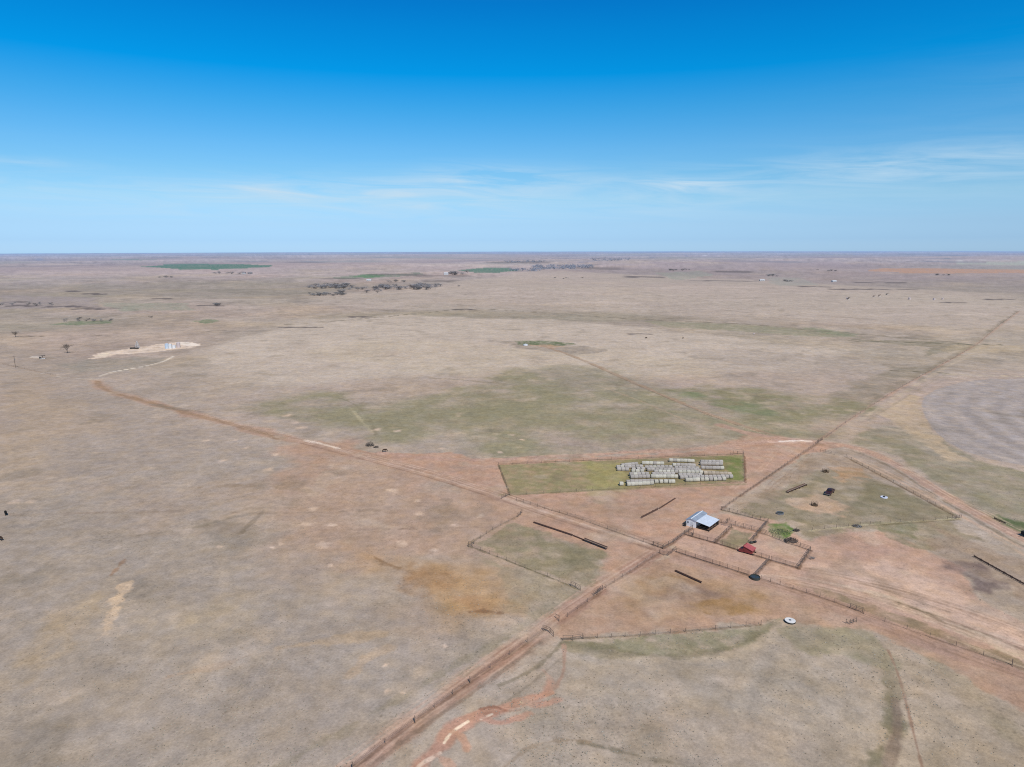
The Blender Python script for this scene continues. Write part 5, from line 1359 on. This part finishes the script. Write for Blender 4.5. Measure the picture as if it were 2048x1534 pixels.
pumpjack('dark pumpjack right of the small pale mound at far left', 85, 718, .4, M['machine'], .7)
GP = 'pumpjacks scattered on the far pasture'
for px, py, lab, m in ((1697, 599, 'dark pumpjack at the left of the far oil field', 'machine'), (1748, 594, 'brown pumpjack in the middle of the far oil field, left one', 'pipe'),
                       (1759, 593, 'brown pumpjack in the middle of the far oil field, right one', 'pipe'), (1774, 590, 'small dark pumpjack above the brown pair', 'machine')):
    pumpjack(lab, px, py, .3, M[m], .9)
tank('pale tank right of the brown pumpjacks on the far oil field', 1819, 599, 1.9, 3.2, M['tankp'])
tank('pale tank far right on the oil field beside the small grey tank', 1868, 600, 1.8, 3.0, M['tankp'])
tank('small grey tank at the far right end of the oil field', 1885, 599, 1.5, 2.4, M['tankp'])
tank('pale tank at the left beginning of the far oil field', 1694, 598.5, 1.7, 2.6, M['tankp'])
tank('white round stock tank beside the green spring', 1051, 691, 2.0, 1.0, M['tankw'])
o = thing('utility_pole', 'lone grey utility pole at the far left track', 'pole', G(31, 735))
MB().tube((0, 0, -1), (0, 0, 8.8), .2, .15, 8).build('pole', M['wood'], o)
MB().box((0, 0, 8.1), (2.2, .14, .14)).build('crossarm', M['wood'], o)
MB().tube((.3, 0, 5.6), (.3, 0, 6.5), .25, .25, 8).build('transformer', M['chrome'], o)
fence('wire_fence', 'wire fence on the far left beside the utility pole', [(6, 729), (60, 740), (112, 752)], group=GF, step=9)

# ------------------------------------------------------------------ trees
def tree_meshes(seed, h, w, crown_m, bark_m, n=420, dense=1.0, low=.25):
    rr = random.Random(seed)
    tr = MB(); tips = []
    tr.tube((0, 0, -.3), (0, 0, h * .4), h * .028, h * .02, 6)
    for i in range(7):
        a = i * 2.4 + rr.uniform(-.4, .4); z0 = h * rr.uniform(.22, .42)
        p = Vector((0, 0, z0)); q = Vector((math.cos(a) * w * .28, math.sin(a) * w * .28, h * rr.uniform(.5, .8)))
        tr.tube(p, q, h * .013, h * .007, 5); tips.append(q)
        for k in range(3):
            e = q + Vector((rr.gauss(0, w * .13), rr.gauss(0, w * .13), rr.uniform(.05, .18) * h))
            tr.tube(q, e, h * .006, h * .003, 4); tips.append(e)
    cl = [Vector((rr.gauss(0, w * .19), rr.gauss(0, w * .19), h * rr.uniform(low + .15, .88))) for _ in range(9)] + tips[::3]
    cr = MB()
    for i in range(n):
        c = rr.choice(cl)
        p = c + Vector((rr.gauss(0, w * .095), rr.gauss(0, w * .095), rr.gauss(0, h * .075)))
        if p.z < h * .12: continue
        s = rr.uniform(.018, .05) * h * dense
        d1 = Vector((rr.gauss(0, 1), rr.gauss(0, 1), rr.gauss(0, 1))).normalized() * s
        d2 = d1.orthogonal().normalized() * s * rr.uniform(.25, .7)
        cr.add([p - d1, p + d2, p + d1, p - d2], [(0, 1, 2, 3)])
    return tr.mesh('trunk', bark_m), cr.mesh('crown', crown_m)


TREES = {
    'near': [tree_meshes(1, 6.5, 6.5, M['brush'], M['bark']), tree_meshes(2, 5.5, 6.0, M['brush'], M['bark'])],
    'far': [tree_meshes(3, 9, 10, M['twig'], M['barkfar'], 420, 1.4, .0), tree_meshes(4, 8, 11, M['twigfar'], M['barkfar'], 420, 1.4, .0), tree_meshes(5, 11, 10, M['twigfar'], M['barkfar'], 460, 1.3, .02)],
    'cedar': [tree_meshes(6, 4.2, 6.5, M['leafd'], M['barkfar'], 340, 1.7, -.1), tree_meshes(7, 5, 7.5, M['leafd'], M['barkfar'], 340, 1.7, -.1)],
}


def tree(px, py, kind, label, group=None, s=1.0, rnd=random, name='bare_tree'):
    p = G(px, py)
    o = thing(name, label, 'tree', p, rnd.uniform(0, 6.28), group)
    t_, c = rnd.choice(TREES[kind])
    k = s * rnd.uniform(.75, 1.2); wf = 1.0 if kind == 'near' else 1.5
    o.scale = (k * wf * rnd.uniform(.9, 1.3), k * wf * rnd.uniform(.9, 1.3), k * (1 if kind == 'near' else .85))
    link('trunk', t_, o); link('crown', c, o)
    return o


tree(31, 674, 'near', 'dark bare tree above its shadow streak at the far left edge', s=1.0)
tree(135, 706, 'near', 'dark bare tree left of the white caliche pad', s=1.05)
rt = random.Random(5)
for n, box, kind, lab, grp, s in (
        (40, (618, 706, 571, 578), 'far', 'grey bare tree in the left upper clump along the far draw', 'trees in the left upper clump', .95),
        (30, (618, 690, 585, 592), 'cedar', 'dark bushy tree in the left lower clump along the far draw', 'trees in the left lower clump', 1.05),
        (24, (672, 765, 575, 586), 'far', 'bare tree in the thin line joining the two far clumps', 'trees in the thin joining line', .7),
        (48, (752, 862, 573, 580), 'far', 'grey bare tree in the right clump along the far draw', 'trees in the right clump', .95),
        (4, (862, 882, 573, 575), 'far', 'separate bare tree at the right end of the far draw', 'trees at the right end of the draw', .9),
        (10, (775, 812, 561, 565), 'cedar', 'dark bush on the grey rise behind the far draw', 'bushes behind the far draw', 1.0),
        (16, (126, 225, 636, 644), 'cedar', 'small dark bush along the green ditch at far left', 'bushes along the green ditch', .55),
        (14, (0, 150, 606, 613), 'cedar', 'dark bush in the long dark row at the left edge', 'bushes in the long dark row', .6),
        (5, (402, 440, 609, 611), 'cedar', 'dark bush in the short far row right of the ditch', 'bushes in the short far row', .8),
        (12, (895, 935, 546, 550), 'far', 'tree round the white far farmhouse', 'trees round the white farmhouse', 1.0),
        (12, (424, 490, 546, 549), 'far', 'tree in the row left of the far farmstead', 'trees in the far farmstead row', .8),
        (14, (1338, 1382, 539, 542), 'cedar', 'dark tree in the small grove right of the far wood', 'trees in the small grove', 1.3),
        (8, (1534, 1555, 551, 553), 'cedar', 'dark tree on the upper far rise left of the oil field', 'trees on the upper far rise', 1.2),
        (8, (1566, 1586, 562, 564), 'cedar', 'dark tree on the lower far rise left of the oil field', 'trees on the lower far rise', 1.1),
        (6, (1870, 1900, 550, 552), 'cedar', 'dark tree just below the rust brown far field', 'trees below the brown field', 1.2),
        (5, (1105, 1165, 556, 558), 'cedar', 'small dark tree below the far wood', 'trees below the far wood', .9),
        (6, (1655, 1672, 541, 544), 'cedar', 'dark tree left of the rust brown far field', 'trees left of the brown field', 1.1),
        (7, (318, 345, 553, 556), 'cedar', 'dark tree on the grey flat below the long green field', 'trees below the long green field', 1.0)):
    for _ in range(n):
        tree(rt.uniform(box[0], box[1]), rt.uniform(box[2], box[3]), kind, lab, grp, s, rt, 'bare_tree' if kind == 'far' else 'dark_bush')
tree(918, 573, 'far', 'single bare tree standing alone right of the far draw', s=.8, rnd=rt)
tree(302, 636, 'cedar', 'single dark bush at the right end of the green ditch', s=.8, rnd=rt, name='dark_bush')
tree(1635, 540, 'cedar', 'single dark far tree above the oil field', s=1.0, rnd=rt, name='dark_bush')
tree(1625, 1118, 'cedar', 'small grey green bush outside the far right pen', s=.22, rnd=rt, name='shrub')

# the wooded draw near the horizon reads as one mass
rw = random.Random(8)
b = MB()
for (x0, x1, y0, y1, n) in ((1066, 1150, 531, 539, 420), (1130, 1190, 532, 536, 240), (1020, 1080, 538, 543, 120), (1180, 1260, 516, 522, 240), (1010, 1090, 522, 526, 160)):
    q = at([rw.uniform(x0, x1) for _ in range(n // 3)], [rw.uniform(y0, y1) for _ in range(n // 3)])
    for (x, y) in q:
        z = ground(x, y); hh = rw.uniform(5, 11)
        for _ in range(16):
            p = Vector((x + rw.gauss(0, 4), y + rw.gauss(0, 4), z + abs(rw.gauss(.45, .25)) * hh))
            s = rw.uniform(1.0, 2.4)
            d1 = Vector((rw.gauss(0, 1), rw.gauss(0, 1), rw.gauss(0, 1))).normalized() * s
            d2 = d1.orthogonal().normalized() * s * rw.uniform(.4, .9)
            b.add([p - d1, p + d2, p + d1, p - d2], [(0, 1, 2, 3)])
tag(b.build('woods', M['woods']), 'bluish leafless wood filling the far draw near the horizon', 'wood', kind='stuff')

# brush piles and bushes in the corral
def brush(name, label, px, py, r, h, m, n=160, seed=1, cat='brush'):
    o = thing(name, label, cat, G(px, py)); rr = random.Random(seed)
    b = MB(); l = MB()
    for i in range(n):
        a = rr.uniform(0, 6.28); q = r * math.sqrt(rr.random()); z = rr.uniform(0, h) * (1 - .6 * q / r)
        p = Vector((q * math.cos(a), q * math.sin(a) * .7, z)); d = Vector((rr.gauss(0, 1), rr.gauss(0, 1), rr.gauss(0, .7))).normalized()
        if i % 3 == 0: b.tube(p - d * .5, p + d * .6, .035, .02, 4)
        else:
            d1 = d * rr.uniform(.12, .32); d2 = d1.orthogonal().normalized() * rr.uniform(.06, .2)
            l.add([p - d1, p + d2, p + d1, p - d2], [(0, 1, 2, 3)])
    b.build('stick', M['brush'], o); l.build('twigs', m, o)
    return o


brush('brush_pile', 'grey brown brush pile beside the bright green weeds', 1582, 1083, 2.0, 1.5, M['brush'], 260, 2)
brush('brush_pile', 'thin dark brush heap above the grey brush pile', 1592, 1062, 1.0, 1.0, M['brush'], 120, 3)
brush('brush_pile', 'flat dark heap on the lower edge of the corral pasture', 1714, 1053, 1.5, .55, M['leafd'], 140, 4)
brush('dead_bush', 'dead tangled bush beside the red road with a pale apron', 740, 892, 1.9, 2.4, M['brush'], 200, 5, 'bush')
brush('dead_bush', 'low dead bush right of the tangled bush by the road', 752, 895, 1.2, .8, M['brush'], 100, 6, 'bush')
o = brush('weeds', 'bright green weed patch beside the corral', 1560, 1064, 3.4, .07, M['green'], 260, 7, 'weeds')

# ------------------------------------------------------------------ far farm buildings
def house(label, px, py, L, W, h, rz, name='farmhouse', cat='house', wm='farwhite', rm='farroof'):
    o = thing(name, label, cat, G(px, py), rz)
    MB().box((0, 0, h / 2), (L, W, h)).build('wall', M[wm], o)
    r = MB()
    P = [(-L / 2 - .3, -W / 2 - .3, h + .01), (L / 2 + .3, -W / 2 - .3, h + .01), (L / 2 + .3, W / 2 + .3, h + .01), (-L / 2 - .3, W / 2 + .3, h + .01), (-L / 2 - .3, 0, h + W * .3), (L / 2 + .3, 0, h + W * .3)]
    r.add(P, [(3, 2, 1, 0), (0, 1, 5, 4), (2, 3, 4, 5), (0, 4, 3), (1, 2, 5)]).build('roof', M[rm], o)
    for x in (-L * .25, L * .25):
        MB().box((x, -W / 2 - .01, h * .55), (1.2, .06, 1.2)).build('window', M['glass'], o)
    MB().box((0, -W / 2 - .02, 1.0), (1.0, .06, 2.0)).build('door', M['farroof'], o)


house('white farmhouse among trees left of the small green field', 892, 550, 13, 9, 5.5, .2, rm='farwhite')
house('low white farm shed on the flat before the patchy green field', 738, 562, 12, 7, 3, .1, 'farm_shed', 'shed', rm='farwhite')
house('dark roofed barn at the right of the far farmstead', 500, 548, 14, 9, 4, .2, 'farm_shed', 'shed', 'farroof')
house('pale house at the left of the far farmstead', 488, 548, 12, 8, 4, -.1)
house('white far shed on the left of the rises before the oil field', 1524, 562, 14, 8, 3, 0, 'farm_shed', 'shed', rm='farwhite')
house('white shed above the oil field on a pale track', 1668, 564, 12, 8, 3, .1, 'farm_shed', 'shed', rm='farwhite')

# ------------------------------------------------------------------ dry grass tufts (nobody could count them)
rg = np.random.default_rng(3)
N_ = 36000
r_ = 1 / rg.uniform(1 / 380, 1 / 92, N_); ph = rg.uniform(-.72, .72, N_)
tx = r_ * np.sin(ph); ty = r_ * np.cos(ph)
dn = fbm(tx, ty, 24, 21, 3) + .5 * fbm(tx, ty, 70, 22, 2)
keep = dn + rg.uniform(-.5, .3, N_) > .16
for f in FEAT:       # keep roads, bare soil and the corrals clear
    if f[2] in (SOIL, (191, 159, 140), (210, 181, 162), (179, 149, 128), (179, 150, 130), (174, 147, 128), (172, 140, 124), (182, 150, 133), (162, 153, 153)):
        if f[0] == 'P': keep &= ~inside(tx, ty, f[1])
        else:
            d = np.full(N_, 1e9)
            for i in range(len(f[1]) - 1): d = np.minimum(d, segdist(tx, ty, f[1][i], f[1][i + 1]))
            keep &= d > f[6] * .7
tx, ty = tx[keep], ty[keep]
tz = hz(tx, ty)
n = len(tx)
ang = rg.uniform(0, math.pi, (n, 3)); ht = rg.uniform(.05, .13, n) * rg.uniform(.6, 1.2, n); wd = rg.uniform(.08, .22, n)
vv = np.zeros((n, 3, 3, 3))
for k in range(3):
    ca, sa = np.cos(ang[:, k]), np.sin(ang[:, k])
    vv[:, k, 0] = np.c_[tx - ca * wd, ty - sa * wd, tz]
    vv[:, k, 1] = np.c_[tx + ca * wd, ty + sa * wd, tz]
    vv[:, k, 2] = np.c_[tx + rg.normal(0, .08, n), ty + rg.normal(0, .08, n), tz + ht]
half = rg.random(n) < .5
for sel, m in ((half, 'straw2'), (~half, 'straw')):
    v = vv[sel].reshape(-1, 3)
    me = bpy.data.meshes.new('grass'); nf = len(v) // 3
    me.vertices.add(len(v)); me.vertices.foreach_set('co', v.astype(np.float32).ravel())
    me.loops.add(nf * 3); me.loops.foreach_set('vertex_index', np.arange(nf * 3, dtype=np.int32))
    me.polygons.add(nf); me.polygons.foreach_set('loop_start', np.arange(0, nf * 3, 3, dtype=np.int32)); me.polygons.foreach_set('loop_total', np.full(nf, 3, np.int32))
    me.materials.append(M[m]); me.update(calc_edges=True)
    tag(link('grass', me), 'dark grey green grass tufts dotting the near pasture' if m == 'straw2' else 'straw coloured grass tufts dotting the near pasture', 'grass', kind='stuff')
print('tufts', n)

# ------------------------------------------------------------------ sky, sun, camera
SUN = Vector((.40, -.916, 0)).normalized()
EL = math.radians(50)
sd = Vector((SUN.x * math.cos(EL), SUN.y * math.cos(EL), math.sin(EL)))
w = bpy.data.worlds.new('World'); scene.world = w; w.use_nodes = True
nt = w.node_tree; N = nt.nodes.new; Lk = nt.links.new
bg = nt.nodes['Background']
sky = N('ShaderNodeTexSky'); sky.sky_type = 'NISHITA'; sky.sun_disc = False
sky.sun_elevation = EL; sky.sun_rotation = math.atan2(SUN.x, SUN.y)
sky.altitude = 700; sky.air_density = 1.0; sky.dust_density = .6; sky.ozone_density = 2.5
tc = N('ShaderNodeTexCoord'); sep = N('ShaderNodeSeparateXYZ'); Lk(tc.outputs['Generated'], sep.inputs[0])
# deep polarised blue overhead, pale haze low down: tint of the sky by elevation
RAW = [(5, (108, 138, 176), (0, 119, 200)), (60, (114, 144, 183), (0, 130, 210)), (150, (125, 156, 193), (0, 147, 223)), (220, (136, 169, 204), (62, 163, 229)),
       (300, (154, 187, 215), (104, 182, 236)), (350, (169, 199, 220), (126, 193, 237)), (400, (189, 214, 221), (156, 209, 241)), (450, (209, 222, 211), (165, 208, 241)),
       (480, (214, 215, 195), (165, 204, 237)), (498, (206, 205, 184), (169, 206, 235))]
stops = []
for py, raw, want in RAW:
    z = math.sin(math.atan((767 - py) / F) - PITCH)
    stops.append((z, np.maximum(lin(want), .0015) / lin(raw)))
stops = sorted(stops, key=lambda q: q[0]); MX = max(float(q[1].max()) for q in stops)
ramp = N('ShaderNodeValToRGB'); mr = N('ShaderNodeMapRange'); mr.inputs['From Max'].default_value = .5
Lk(sep.outputs['Z'], mr.inputs['Value']); Lk(mr.outputs[0], ramp.inputs['Fac'])
els = ramp.color_ramp.elements
els[0].position = 0; els[0].color = (*[float(v) for v in stops[0][1] / MX], 1)
els[1].position = 1; els[1].color = (.45 / MX, .85 / MX, 1.15 / MX, 1)
for z, c in stops[1:]:
    e = els.new(z * 2); e.color = (*[float(v) for v in c / MX], 1)
sc_ = N('ShaderNodeVectorMath'); sc_.operation = 'SCALE'; sc_.inputs['Scale'].default_value = MX; Lk(ramp.outputs['Color'], sc_.inputs[0])
hs = N('ShaderNodeVectorMath'); hs.operation = 'MULTIPLY'; Lk(sky.outputs['Color'], hs.inputs[0]); Lk(sc_.outputs[0], hs.inputs[1])
# thin cirrus, laid out on the sky by direction
def mth(op, a_, b_=None):
    n_ = N('ShaderNodeMath'); n_.operation = op
    for i_, v_ in enumerate((a_, b_)):
        if v_ is None: continue
        if isinstance(v_, (int, float)): n_.inputs[i_].default_value = v_
        else: Lk(v_, n_.inputs[i_])
    return n_.outputs[0]


az = mth('ARCTAN2', sep.outputs['X'], sep.outputs['Y']); ez = sep.outputs['Z']
cv_ = N('ShaderNodeCombineXYZ'); Lk(mth('MULTIPLY', az, 3.2), cv_.inputs[0]); Lk(mth('ADD', mth('MULTIPLY', ez, 34.0), mth('MULTIPLY', az, 1.2)), cv_.inputs[1])
nz = N('ShaderNodeTexNoise'); nz.inputs['Scale'].default_value = 1.7; nz.inputs['Detail'].default_value = 9; nz.inputs['Roughness'].default_value = .62; nz.inputs['Distortion'].default_value = .9
Lk(cv_.outputs[0], nz.inputs['Vector'])
cr = N('ShaderNodeMapRange'); cr.inputs['From Min'].default_value = .36; cr.inputs['From Max'].default_value = .68; cr.inputs['To Max'].default_value = 1.5
Lk(nz.outputs['Fac'], cr.inputs['Value'])
tot = None
for a0, sa, e0, se, wt in ((-.02, .10, .100, .014, .40), (.245, .055, .085, .009, .85), (.52, .20, .098, .020, .44), (-.30, .22, .076, .008, .35), (-.66, .10, .098, .006, .3), (.05, .5, .070, .03, .26), (-.35, .45, .062, .022, .26), (-.1, .25, .088, .01, .22), (1.4, .5, .15, .06, .5), (-1.6, .5, .12, .05, .5)):
    d1 = mth('POWER', mth('ABSOLUTE', mth('DIVIDE', mth('SUBTRACT', az, a0), sa)), 2.0)
    d2 = mth('POWER', mth('ABSOLUTE', mth('DIVIDE', mth('SUBTRACT', ez, e0), se)), 2.0)
    g_ = mth('MULTIPLY', mth('EXPONENT', mth('MULTIPLY', mth('ADD', d1, d2), -1.0)), wt)
    tot = g_ if tot is None else mth('ADD', tot, g_)
mm = N('ShaderNodeMath'); mm.operation = 'MULTIPLY'; mm.use_clamp = True; Lk(cr.outputs[0], mm.inputs[0]); Lk(tot, mm.inputs[1])
mix = N('ShaderNodeMix'); mix.data_type = 'RGBA'; Lk(mm.outputs[0], mix.inputs[0]); Lk(hs.outputs[0], mix.inputs[6]); mix.inputs[7].default_value = (5.6, 7.3, 8.7, 1)
Lk(mix.outputs[2], bg.inputs['Color'])
bg.inputs['Strength'].default_value = .10

sl = bpy.data.lights.new('sun', 'SUN'); sl.energy = 3.6; sl.angle = math.radians(.5); sl.color = (1, .965, .91)
so = bpy.data.objects.new('sun', sl); COL.objects.link(so)
so.rotation_euler = (-sd).to_track_quat('-Z', 'Y').to_euler(); so.location = (60, -80, 200)

cd = bpy.data.cameras.new('camera'); cam = bpy.data.objects.new('camera', cd); COL.objects.link(cam)
cd.sensor_width = 36; cd.lens = F / 2048 * 36; cd.clip_start = .5; cd.clip_end = 200000
cam.location = (0, 0, H)
cam.rotation_euler = (Matrix.Rotation(math.pi / 2 - PITCH, 3, 'X') @ Matrix.Rotation(ROLL, 3, 'Z')).to_euler()
scene.camera = cam
scene.render.resolution_x = 1024; scene.render.resolution_y = 767
scene.view_settings.view_transform = 'Standard'; scene.view_settings.look = 'None'
scene.view_settings.exposure = 0; scene.view_settings.gamma = 1
scene.cycles.use_denoising = False
scene.cycles.pixel_filter_type = 'BLACKMAN_HARRIS'; scene.cycles.filter_width = 1.1
